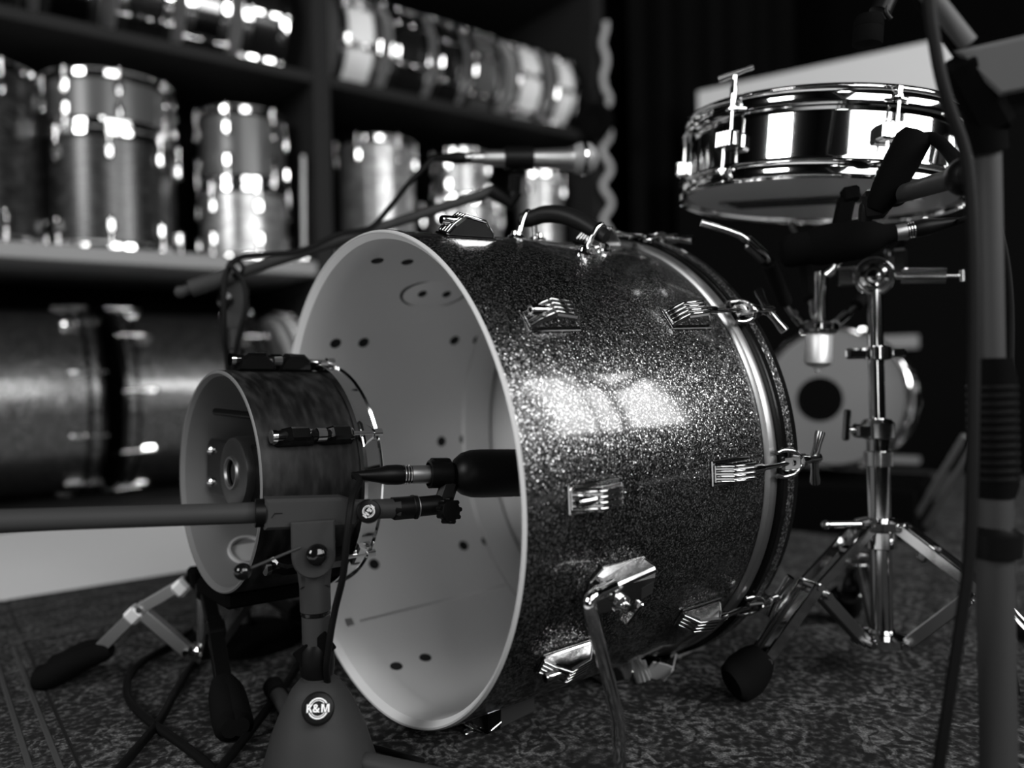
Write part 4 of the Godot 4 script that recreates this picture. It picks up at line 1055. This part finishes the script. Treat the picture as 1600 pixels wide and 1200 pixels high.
func kick_mic_stand():
	var foot := P(500, 1195, 0.80)
	foot.y = 0
	var t := thing("short_mic_stand", "short dark grey boom stand in front of the small drum, holding the bass drum microphone", "microphone stand", Transform3D(Basis(), foot))
	var vz := EYE - P(500, 900, 0.80)
	vz.y = 0; vz = vz.normalized()
	var Y := Vector3.UP
	# the base: a heavy domed foot
	part("base", MB.new().lathe(fr(foot, Y), [Vector2(0, 0.0), Vector2(0.056, 0.0), Vector2(0.058, 0.006), Vector2(0.0525, 0.024), Vector2(0.046, 0.046), Vector2(0.036, 0.070), Vector2(0.026, 0.088), Vector2(0.019, 0.096), Vector2(0.012, 0.098)], 48), M.powder_coat, t)
	var pt := P(490, 842, 0.795)
	var pole := func(y: float) -> Vector3: return Vector3(foot.x, 0, foot.z).lerp(pt, y / pt.y)
	part("pole", MB.new().tube([pole.call(0.09), pole.call(0.172)], 0.0138, 28), M.powder_coat, t)
	part("upper_pole", MB.new().tube([pole.call(0.166), pole.call(0.205)], 0.0150, 28), M.powder_coat, t)
	part("pole_ring", MB.new().lathe(fr(pole.call(0.166), Y), [Vector2(0.0138, -0.005), Vector2(0.0146, -0.004), Vector2(0.0146, -0.001), Vector2(0.0138, 0)], 28), M.black_gloss, t)
	part("clamp_sleeve", MB.new().lathe(fr(pole.call(0.108), Y), [Vector2(0.0138, 0.026), Vector2(0.0165, 0.020), Vector2(0.0172, 0.002), Vector2(0.0160, -0.006), Vector2(0.0138, -0.008)], 28), M.black_plastic, t)
	part("cable_tie", MB.new().bar(pole.call(0.124) + Vector3(-0.016, -0.006, 0.010), pole.call(0.136) + Vector3(0.017, 0.004, 0.012), 0.020, 0.004, Y, 0.001), M.black_matte, t)
	var kc := P(497, 1107, 0.755)
	var k1 := knob("clamp_knob", kc, (EYE - kc).normalized() + Vector3(0, 0.02, 0), 0.0153, 0.026, t)
	logo(k1, fr(kc + (EYE - kc).normalized() * 0.0004, EYE - kc) * Transform3D(Basis(Vector3(0, 0, 1), -0.08), Vector3()), 0.0152)
	# the second leg tube that leaves the base to the right, and two more
	for d in [Vector3(0.30, 0, 0.10), Vector3(-0.16, 0, -0.30), Vector3(-0.16, 0, 0.28)]:
		var dn: Vector3 = d.normalized()
		var o := part("leg", MB.new().tube([foot + dn * 0.045 + Y * 0.020, foot + dn * 0.20 + Y * 0.011], 0.010, 16), M.powder_coat, t)
		part("rubber_foot", MB.new().tube([foot + dn * 0.195 + Y * 0.0125, foot + dn * 0.225 + Y * 0.0125], 0.0125, 14), M.rubber, o)
	# tilting joint under the boom
	var jc := P(490, 868, 0.775)
	var jb := Basis(vz.cross(Y) * -1.0, Y, vz)
	var plate := []
	for k in 13:
		var a := PI + PI * k / 12.0
		plate.append(Vector2(0.0205 * cos(a), 0.0215 * sin(a)))
	plate.append(Vector2(0.0205, 0.034)); plate.append(Vector2(-0.0205, 0.034))
	part("joint_plate", MB.new().prism(Transform3D(jb, jc), plate, 0.012, 0.0015), M.powder_coat, t)
	part("joint_back", MB.new().prism(Transform3D(jb, jc - vz * 0.020 - Y * 0.004), plate, 0.016, 0.002), M.black_plastic, t)
	part("joint_fork", MB.new().prism(Transform3D(jb, pole.call(0.212)), [Vector2(-0.0145, -0.022), Vector2(0.0145, -0.022), Vector2(0.0175, 0.006), Vector2(0.021, 0.022), Vector2(-0.021, 0.022), Vector2(-0.0175, 0.006)], 0.024, 0.003), M.powder_coat, t)
	part("joint_cap", MB.new().lathe(fr(P(496, 867, 0.765), EYE - jc), [Vector2(0.0105, -0.006), Vector2(0.0105, 0.001), Vector2(0.0085, 0.0042), Vector2(0.005, 0.0058), Vector2(0, 0.0064)], 28), M.black_gloss, t)
	# boom and its clamp block
	var bl := P(-130, 818, 0.675)
	var br := P(624, 794, 0.826)
	var bd := (br - bl).normalized()
	part("boom", MB.new().tube([bl, br], 0.0101, 24), M.powder_coat, t)
	var bc := P(482, 799, 0.788)
	var bx := Basis(bd, (Y - bd * Y.dot(bd)).normalized(), bd.cross(Y).normalized())
	part("boom_block", MB.new().prism(Transform3D(bx, bc), [Vector2(-0.042, -0.015), Vector2(0.044, -0.015), Vector2(0.048, -0.010), Vector2(0.048, 0.009), Vector2(0.030, 0.0145), Vector2(-0.042, 0.0145)], 0.026, 0.003), M.powder_coat, t)
	part("block_cap", MB.new().tube([bc - bd * 0.050, bc - bd * 0.041], 0.0138, 24), M.black_plastic, t)
	part("block_mark", MB.new().tube([bc - bd * 0.036 + bx.z * 0.013 - Y * 0.003, bc - bd * 0.033 + bx.z * 0.013 + Y * 0.001, bc - bd * 0.026 + bx.z * 0.013 + Y * 0.001], 0.0006, 6), M.black_plastic, t)
	var k2c := P(576, 799, 0.776)
	var k2 := knob("boom_knob", k2c, EYE - k2c, 0.0118, 0.022, t)
	logo(k2, fr(k2c + (EYE - k2c).normalized() * 0.0004, EYE - k2c) * Transform3D(Basis(Vector3(0, 0, 1), -2.25), Vector3()), 0.0096)
	# tail lever with a ball, left of the joint
	var lb := P(379, 893, 0.735)
	part("lever", MB.new().tube([lb, P(470, 855, 0.765)], 0.0014, 8), M.powder_coat, t)
	part("lever_ball", MB.new().ball(Transform3D(Basis(), lb), 0.0080, 20), M.black_gloss, t)
	# boom tip: thread, clip with its thumb nut
	var c0 := P(612, 795, 0.824)
	var c1 := P(650, 792, 0.836)
	part("thread_sleeve", MB.new().lathe(fr(c0, c1 - c0), [Vector2(0.0105, 0), Vector2(0.0125, 0.001), Vector2(0.0125, 0.022), Vector2(0.0135, 0.023), Vector2(0.0135, 0.026), Vector2(0.011, 0.027)], 6), M.black_plastic, t)
	part("thread_ring", MB.new().lathe(fr(c1, c1 - c0), [Vector2(0.0105, 0), Vector2(0.0122, 0.0004), Vector2(0.0122, 0.0014), Vector2(0.0105, 0.0018)], 24), M.satin_metal, t)
	part("clip_stem", MB.new().tube([c1, P(690, 788, 0.846)], 0.0105, 20).bar(P(690, 792, 0.846), P(704, 750, 0.856), 0.018, 0.016, bd, 0.004), M.black_plastic, t)
	knob("thumb_nut", P(706, 798, 0.828), (EYE - P(706, 798, 0.85)).normalized() + bd * 0.6, 0.0115, 0.016, t, 9)
	# the microphone
	var m0 := P(672, 741, 0.850)
	var m1 := P(850, 738, 0.905)
	var md := (m1 - m0).normalized()
	var mic := thing("kick_mic", "fat black microphone reaching into the open bass drum", "microphone", Transform3D(Basis(), m0))
	var mx := fr(m0, md)
	part("clip_ring", MB.new().lathe(mx, [Vector2(0.0125, -0.002), Vector2(0.0150, -0.001), Vector2(0.0150, 0.022), Vector2(0.0125, 0.023)], 24).rbox(mx * Transform3D(Basis(), Vector3(0, 0.013, 0.011)), Vector3(0.012, 0.008, 0.022), 0.002), M.black_plastic, t)
	part("tail", MB.new().lathe(mx, [Vector2(0, -0.001), Vector2(0.0110, -0.001), Vector2(0.0118, 0.002), Vector2(0.0118, 0.032)], 28), M.black_matte, mic)
	part("body", MB.new().lathe(mx, [Vector2(0.0118, 0.026), Vector2(0.0170, 0.029), Vector2(0.0225, 0.036), Vector2(0.0255, 0.046), Vector2(0.0262, 0.058), Vector2(0.0262, 0.094), Vector2(0.0258, 0.096), Vector2(0.0262, 0.098), Vector2(0.0262, 0.118)], 40), M.black_plastic, mic)
	part("grille", MB.new().lathe(mx, [Vector2(0.0262, 0.118), Vector2(0.0256, 0.128), Vector2(0.0215, 0.138), Vector2(0.012, 0.144), Vector2(0, 0.146)], 40), M.black_matte, mic)
	# its cable
	var cb := thing("kick_mic_cable", "black microphone cable with metal plug, looping from the bass drum microphone to the floor", "cable", Transform3D(Basis(), Vector3(-0.19, 0, -0.80)))
	xlr(m0 - md * 0.001, -md, cb, 1.02)
	var ce := m0 - md * 0.080
	part("cord", MB.new().tube(smooth([ce, P(562, 752, 0.795), P(551, 775, 0.770), P(546, 805, 0.757), P(541, 850, 0.755), P(536, 900, 0.760), P(523, 955, 0.770), P(514, 1010, 0.775), P(512, 1065, 0.79), P(540, 1150, 0.86), P(600, 1172, 0.84), P(660, 1190, 0.80)], 7), 0.0034, 10), M.cable, cb)

func vocal_mic_stand():
	var Y := Vector3.UP
	var j := P(366, 440, 1.20)
	var foot := Vector3(j.x + 0.004, 0, j.z)
	var t := thing("boom_mic_stand", "dark boom stand behind the small drum reaching across to the vocal microphone", "microphone stand", Transform3D(Basis(), foot))
	part("base", MB.new().lathe(fr(foot, Y), [Vector2(0, 0), Vector2(0.085, 0), Vector2(0.085, 0.008), Vector2(0.07, 0.016), Vector2(0.016, 0.024), Vector2(0.012, 0.03)], 40), M.black_matte, t)
	part("pole", MB.new().tube([foot + Y * 0.02, j - Y * 0.07], 0.0085, 16), M.powder_coat, t)
	part("pole_clutch", MB.new().lathe(fr(j - Y * 0.135, Y), [Vector2(0.0085, -0.03), Vector2(0.013, -0.026), Vector2(0.0145, 0.02), Vector2(0.012, 0.034), Vector2(0.0085, 0.036)], 20), M.black_plastic, t)
	var vz := (EYE - j).normalized()
	var jb := fr(j, vz)
	part("joint_plate", MB.new().prism(jb * Transform3D(Basis(), Vector3(0, -0.026, 0)), [Vector2(-0.010, -0.045), Vector2(0.010, -0.045), Vector2(0.020, -0.018), Vector2(0.020, 0.014), Vector2(0.012, 0.036), Vector2(-0.014, 0.036), Vector2(-0.021, 0.008), Vector2(-0.020, -0.018)], 0.016, 0.003), M.powder_coat, t)
	part("joint_bolt", MB.new().lathe(fr(P(352, 470, 1.185), vz), [Vector2(0.012, -0.004), Vector2(0.012, 0.003), Vector2(0.004, 0.006), Vector2(0, 0.006)], 20), M.black_gloss, t)
	part("boom_knob", MB.new().lathe(fr(P(368, 419, 1.17), vz), [Vector2(0.014, -0.016), Vector2(0.014, -0.002), Vector2(0.010, 0.001), Vector2(0, 0.002)], 20), M.black_plastic, t)
	part("knob_badge", MB.new().lathe(fr(P(368, 419, 1.17) + vz * 0.002, vz), [Vector2(0.0075, -0.001), Vector2(0.0075, 0.0008), Vector2(0, 0.001)], 20), M.satin_metal, t)
	var b0 := P(282, 456, 1.165)
	var b1 := P(775, 297, 1.255)
	part("boom", MB.new().tube([b0, b1], 0.0078, 16), M.powder_coat, t)
	part("boom_sleeve", MB.new().tube([b0.lerp(b1, 0.03), b0.lerp(b1, 0.155)], 0.0125, 20), M.powder_coat, t)
	part("boom_end", MB.new().ball(Transform3D(Basis(), b0), 0.009, 14), M.powder_coat, t)
	part("boom_tip", MB.new().tube([P(768, 299, 1.25), P(800, 318, 1.25), P(806, 300, 1.245)], 0.0115, 14).tube([P(803, 312, 1.25), P(806, 272, 1.235)], 0.0095, 14), M.black_plastic, t)
	# the vocal microphone
	var m0 := P(757, 247, 1.225)
	var m1 := P(911, 248, 1.245)
	var d := (m1 - m0).normalized()
	var x := fr(m0, d)
	var len2 := (m1 - m0).length()
	var mic := thing("vocal_mic", "grey hand microphone with round mesh head on the boom stand", "microphone", Transform3D(Basis(), m0))
	part("body", MB.new().lathe(x, [Vector2(0, 0), Vector2(0.0115, 0), Vector2(0.0120, 0.004), Vector2(0.0128, 0.05), Vector2(0.0165, len2 - 0.026), Vector2(0.0185, len2 - 0.020), Vector2(0.0185, len2 - 0.014)], 32), M.satin_metal, mic)
	part("mesh_head", MB.new().lathe(x * Transform3D(Basis(), Vector3(0, 0, len2)), [Vector2(0.0175, -0.018), Vector2(0.0225, -0.012), Vector2(0.0252, -0.002), Vector2(0.0256, 0.002), Vector2(0.0235, 0.012), Vector2(0.0170, 0.020), Vector2(0.0080, 0.0245), Vector2(0, 0.0255)], 40), M.mesh_grey, mic)
	part("head_band", MB.new().lathe(x * Transform3D(Basis(), Vector3(0, 0, len2)), [Vector2(0.0250, -0.003), Vector2(0.0266, -0.002), Vector2(0.0266, 0.003), Vector2(0.0250, 0.004)], 40), M.worn_chrome, mic)
	part("mic_clip", MB.new().lathe(x * Transform3D(Basis(), Vector3(0, 0, 0.030)), [Vector2(0.0140, 0), Vector2(0.0165, 0.001), Vector2(0.0178, 0.044), Vector2(0.0150, 0.045)], 28, PI * 0.58, PI * 2.42), M.black_plastic, t)
	var cb := thing("vocal_mic_cable", "black cable hanging from the vocal microphone and wound along its boom", "cable", Transform3D(Basis(), foot))
	xlr(m0, -d, cb, 0.9)
	part("cord", MB.new().tube(smooth([m0 - d * 0.078, P(668, 256, 1.21), P(640, 285, 1.20), P(608, 325, 1.20), P(578, 356, 1.19), P(530, 366, 1.18), P(470, 392, 1.165), P(410, 398, 1.15), P(372, 404, 1.14), P(352, 432, 1.135), P(350, 480, 1.135), P(350, 530, 1.14), P(356, 575, 1.15), P(362, 700, 1.16), P(368, 900, 1.14), P(372, 985, 1.12)], 6), 0.0040, 10), M.cable, cb)
	part("cord_loop", MB.new().tube(smooth([P(360, 415, 1.13), P(380, 440, 1.135), P(384, 475, 1.135), P(374, 520, 1.135), P(366, 560, 1.14), P(362, 590, 1.15)], 6), 0.0036, 10), M.cable, cb)

func tall_mic_stand():
	var Y := Vector3.UP
	var p0 := P(1560, 1000, 0.660)
	var foot := Vector3(p0.x, 0, p0.z)
	var t := thing("tall_mic_stand", "heavy black microphone stand rising at the right edge in front of the snare", "microphone stand", Transform3D(Basis(), foot))
	var top := P(1543, 215, 0.660)
	var at := func(y: float) -> Vector3: return foot.lerp(top, y / top.y)
	part("lower_tube", MB.new().tube([at.call(0.0), at.call(0.29)], 0.0142, 28), M.powder_coat, t)
	part("grip", MB.new().tube([at.call(0.288), at.call(0.298), at.call(0.385), at.call(0.402)], [0.0155, 0.0185, 0.0185, 0.015], 28), M.black_matte, t)
	var ribs := MB.new()
	for k in 12:
		ribs.lathe(fr(at.call(0.304 + 0.0068 * k), Y), [Vector2(0.0182, -0.0022), Vector2(0.0193, -0.001), Vector2(0.0193, 0.001), Vector2(0.0182, 0.0022)], 28)
	part("grip_ribs", ribs, M.black_plastic, t)
	part("collar", MB.new().lathe(fr(at.call(0.250), Y), [Vector2(0.0142, -0.012), Vector2(0.020, -0.010), Vector2(0.021, 0.008), Vector2(0.0165, 0.011), Vector2(0.0142, 0.014)], 28), M.black_plastic, t)
	part("upper_tube", MB.new().tube([at.call(0.40), at.call(top.y)], 0.0103, 24), M.powder_coat, t)
	# a heavy round foot, just below the frame
	part("base", MB.new().lathe(fr(foot, Y), [Vector2(0, 0), Vector2(0.095, 0), Vector2(0.095, 0.010), Vector2(0.085, 0.016), Vector2(0.022, 0.022), Vector2(0.0142, 0.034)], 40), M.black_matte, t)
	# the joint and boom above
	var jc := P(1548, 150, 0.648)
	part("joint_head", MB.new().tube([top - Y * 0.012, P(1535, 150, 0.652)], 0.0155, 20).bar(P(1497, 88, 0.637), P(1560, 205, 0.653), 0.025, 0.030, (EYE - jc).normalized(), 0.006), M.black_matte, t)
	var vz := (EYE - P(1555, 105, 0.627)).normalized()
	part("joint_plate", MB.new().prism(fr(P(1555, 105, 0.625), vz), [Vector2(-0.028, 0.0175), Vector2(0.041, 0.020), Vector2(0.05, -0.020), Vector2(0.003, -0.022)], 0.012, 0.003), M.grey_enamel, t)
	part("plate_slot", MB.new().prism(fr(P(1585, 78, 0.617), vz), [Vector2(-0.011, 0.003), Vector2(0.010, 0.0033), Vector2(0.010, -0.010), Vector2(0.0065, -0.015)], 0.003, 0.0006), M.black_matte, t)
	part("boom", MB.new().tube([P(1400, -75, 0.623), P(1513, 68, 0.631)], 0.0070, 20), M.grey_enamel, t)
	part("boom_arm", MB.new().tube(smooth([P(1402, -72, 0.625), P(1404, -84, 0.70), P(1408, -80, 0.86), P(1403, -44, 0.93)], 5), 0.0066, 14), M.powder_coat, t)
	part("boom_sheath", MB.new().tube([P(1402, -66, 0.639), P(1512, 90, 0.643)], 0.0080, 20), M.black_matte, t)
	part("glint_rod", MB.new().tube([P(1488, 118, 0.656), P(1524, 172, 0.660)], 0.0032, 10), M.satin_metal, t)  # pale rod added as the reflection on the black joint handle
	# a second short arm towards the snare with a clamp
	part("side_arm", MB.new().tube([P(1398, 306, 0.90), P(1512, 272, 0.70)], 0.0096, 18), M.powder_coat, t)
	part("arm_cap", MB.new().lathe(fr(P(1398, 306, 0.90), P(1398, 306, 0.90) - P(1512, 272, 0.70)), [Vector2(0.0096, -0.006), Vector2(0.0125, -0.004), Vector2(0.0125, 0.002), Vector2(0.011, 0.003), Vector2(0.0065, 0.003), Vector2(0.0060, 0.001), Vector2(0, 0.001)], 24), M.black_plastic, t)
	part("arm_ring", MB.new().lathe(fr(P(1398, 306, 0.90), P(1398, 306, 0.90) - P(1512, 272, 0.70)), [Vector2(0.0105, 0.0028), Vector2(0.0108, 0.0036), Vector2(0.0098, 0.0036), Vector2(0.0095, 0.0028)], 24), M.satin_metal, t)
	part("arm_joint", MB.new().ball(Transform3D(Basis(), P(1508, 276, 0.70)), 0.017, 20).tube([P(1508, 276, 0.70), P(1540, 262, 0.665)], 0.012, 14), M.black_plastic, t)
	# side microphone and its clamp in front of the snare's right side
	var sm := thing("snare_side_mic", "black microphone on a short arm hugging the right side of the snare", "microphone", Transform3D(Basis(), P(1400, 300, 0.90)))
	part("body", MB.new().lathe(fr(P(1372, 322, 0.885), P(1425, 222, 0.865) - P(1372, 322, 0.885)), [Vector2(0, -0.006), Vector2(0.010, -0.005), Vector2(0.0135, 0.002), Vector2(0.0165, 0.020), Vector2(0.0185, 0.050), Vector2(0.0185, 0.076), Vector2(0.014, 0.084), Vector2(0, 0.087)], 28), M.black_matte, sm)
	part("clamp", MB.new().rbox(fr(P(1368, 318, 0.90), vz), Vector3(0.026, 0.032, 0.030), 0.005), M.black_plastic, sm)
	part("stem", MB.new().tube(smooth([P(1352, 345, 0.905), P(1356, 318, 0.90), P(1384, 308, 0.905)], 5), 0.0075, 12), M.black_plastic, sm)
	part("yoke", MB.new().tube(smooth([P(1398, 226, 0.872), P(1450, 215, 0.86), P(1478, 232, 0.82), P(1500, 262, 0.71)], 5), 0.0065, 12), M.black_matte, sm)
	# the cable down the stand, and the one over the boom
	var cb := thing("stand_cable", "black cable hanging beside the tall microphone stand at the right edge", "cable", Transform3D(Basis(), P(1465, 1200, 0.652)))
	part("cord", MB.new().tube(smooth([P(1448, -40, 0.610), P(1455, 30, 0.610), P(1468, 110, 0.612), P(1484, 170, 0.615), P(1512, 260, 0.619), P(1522, 420, 0.620), P(1520, 700, 0.620), P(1514, 870, 0.620), P(1500, 980, 0.623), P(1480, 1110, 0.627), P(1462, 1230, 0.631)], 7), 0.0046, 12), M.cable, cb)
	# overhead microphone over the snare
	var o0 := P(1402, -40, 0.93)
	var o1 := P(1356, 74, 0.93)
	var ox := fr(o0, o1 - o0)
	var om := thing("overhead_mic", "small black microphone pointing down over the snare at the top edge", "microphone", Transform3D(Basis(), o1))
	part("body", MB.new().tube([o0, P(1375, 20, 0.93)], 0.0125, 20), M.black_plastic, om)
	var ox2 := fr(P(1358, 30, 0.93), Vector3(-0.08, -1, 0))
	part("capsule", MB.new().lathe(ox2, [Vector2(0, -0.004), Vector2(0.014, -0.003), Vector2(0.0165, 0.002), Vector2(0.0165, 0.010), Vector2(0.0160, 0.011), Vector2(0.0165, 0.012), Vector2(0.0165, 0.028), Vector2(0.0155, 0.030), Vector2(0, 0.031)], 28), M.black_matte, om)
	part("clip", MB.new().tube(smooth([P(1398, -20, 0.925), P(1384, 14, 0.92), P(1392, 30, 0.92)], 5), 0.003, 8), M.black_plastic, om)

func small_things():
	var Y := Vector3.UP
	# microphone under the snare
	var m0 := P(1224, 394, 0.98)
	var m1 := P(1388, 366, 0.955)
	var d := (m1 - m0).normalized()
	var x := fr(m0, d)
	var um := thing("under_snare_mic", "thick black microphone aimed up under the snare drum", "microphone", Transform3D(Basis(), m0))
	part("grille", MB.new().lathe(x, [Vector2(0, -0.005), Vector2(0.012, -0.004), Vector2(0.0185, 0.001), Vector2(0.0205, 0.008), Vector2(0.0205, 0.030)], 28), M.black_matte, um)
	part("body", MB.new().lathe(x, [Vector2(0.0205, 0.030), Vector2(0.0235, 0.038), Vector2(0.0245, 0.060), Vector2(0.0240, 0.088), Vector2(0.0185, 0.106), Vector2(0.0120, 0.118), Vector2(0.0110, 0.128), Vector2(0, 0.128)], 32), M.black_matte, um)
	part("mount", MB.new().bar(m0 + d * 0.065 + Y * 0.012, m0 + d * 0.074 + Y * 0.052, 0.020, 0.014, d, 0.003).rbox(fr(m0 + d * 0.078 + Y * 0.055, d), Vector3(0.02, 0.018, 0.02), 0.003), M.black_matte, um)
	var cb := thing("under_snare_cable", "black cable with metal plug leaving the microphone under the snare", "cable", Transform3D(Basis(), m1))
	xlr(m1, d + Vector3(0, 0.02, 0), cb, 1.0)
	var ce := m1 + (d + Vector3(0, 0.02, 0)).normalized() * 0.080
	part("cord", MB.new().tube(smooth([ce, P(1500, 345, 0.93), P(1530, 338, 0.92), P(1562, 360, 0.93), P(1580, 480, 0.94), P(1576, 700, 0.95), P(1570, 950, 0.96), P(1590, 1085, 0.95)], 6), 0.0034, 10), M.cable, cb)
	# cables on the rug
	var on := func(x2: float, y2: float, lift := 0.005) -> Vector3:
		var ray := view * Vector3((x2 - 800.0) / F, -(y2 - 600.0) / F, -1.0)
		return EYE + ray * ((lift - EYE.y) / ray.y)
	var loops := [["black cable curling on the rug below the low stand", [[300, 985], [262, 1010], [222, 1035], [200, 1062], [203, 1095], [235, 1128], [280, 1160], [325, 1195], [350, 1230]]],
		["black cable running straight down the rug beside the curled one", [[318, 1020], [300, 1040], [275, 1080], [250, 1125], [215, 1168], [175, 1215]]],
		["black cable crossing the rug left of the short stand's base", [[520, 990], [480, 1022], [452, 1062], [420, 1105], [385, 1150], [345, 1200], [320, 1235]]]]
	for l in loops:
		var pts := []
		for q in l[1]: pts.append(on.call(q[0], q[1]))
		var o := part("floor_cable", MB.new().tube(smooth(pts, 6), 0.0048, 10), M.cable)
		tag(o, l[0], "cable")
	# pale cloth strip caught under the bass drum
	var cl := MB.new()
	var w := E2 * 0.5 + Vector3.UP * 0.6
	var mid := smooth([on.call(990, 1050, 0.012), on.call(1012, 1045, 0.022), on.call(1038, 1052, 0.010), on.call(1042, 1058, 0.006), on.call(1050, 1030, 0.020), on.call(1066, 1018, 0.028), on.call(1095, 1005, 0.022)], 5)
	for k in mid.size() - 1:
		var wd := 0.015
		var a: Vector3 = mid[k]; var b: Vector3 = mid[k + 1]
		cl.bar(a, b + (b - a) * 0.15, wd * 2.0, 0.0016, w, 0.0004)
	var co := part("cloth_strip", cl, M.cloth)
	tag(co, "crumpled pale cloth strip lying under the bass drum", "cloth")
	# grey wedge with a metal end under the open rim
	var w0: Vector3 = on.call(748, 1143, 0.0)
	var w1: Vector3 = on.call(812, 1112, 0.0)
	var wdir := (w1 - w0).normalized()
	var wt := thing("wedge", "small grey wedge with black taped end on the rug under the bass drum's front edge", "wedge", Transform3D(Basis(), w0))
	var wb := Basis(wdir, Y, wdir.cross(Y))
	part("block", MB.new().prism(Transform3D(wb, w0 + wdir * 0.045 + wb.z * 0.0), [Vector2(-0.026, 0), Vector2(0.034, 0), Vector2(0.034, 0.020), Vector2(-0.026, 0.024)], 0.030, 0.002), M.powder_coat, wt)
	part("taped_end", MB.new().prism(Transform3D(wb, w0 + wdir * 0.010), [Vector2(-0.010, 0.001), Vector2(0.010, 0.001), Vector2(0.012, 0.026), Vector2(-0.008, 0.022)], 0.032, 0.002), M.black_matte, wt)
	part("metal_tip", MB.new().tube([w0 + Y * 0.006 + wb.z * 0.018, w0 + wdir * 0.016 + Y * 0.010 + wb.z * 0.018], 0.0026, 10), M.chrome, wt)
	# knotted pale rope and a round black fitting at the shelf end
	var rp := R(2.375, -2.50, 0)
	var pts := []
	for k in 60:
		var y := 1.86 - 0.0175 * k
		var am := 0.006 if k < 16 else 0.022
		pts.append(rp + Y * y + E1 * (am * sin(k * 0.75) + 0.01) + E2 * (0.016 + 0.010 * cos(k * 0.75)))
	var ro := part("hanging_rope", MB.new().tube(smooth(pts, 2), 0.014, 10), M.rope)
	tag(ro, "pale twisted rope hanging down the right end of the shelf unit", "rope")
	var hp := R(2.31, -2.47, 1.43)
	var hf := thing("round_fitting", "round black padded disc hanging at the right end of the shelf", "disc", Transform3D(Basis(), hp))
	var hx := fr(hp, (EYE - hp).normalized() + E1 * -0.3)
	part("pad", MB.new().lathe(hx, [Vector2(0, -0.03), Vector2(0.05, -0.03), Vector2(0.075, -0.015), Vector2(0.08, 0.0), Vector2(0.07, 0.018), Vector2(0.045, 0.022), Vector2(0.035, 0.012), Vector2(0, 0.010)], 36), M.black_matte, hf)
	part("hook", MB.new().tube(smooth([hp + Y * 0.07, hp + Y * 0.11, hp + Y * 0.12 - E2 * 0.03, hp + Y * 0.10 - E2 * 0.05], 4), 0.006, 10), M.black_plastic, hf)
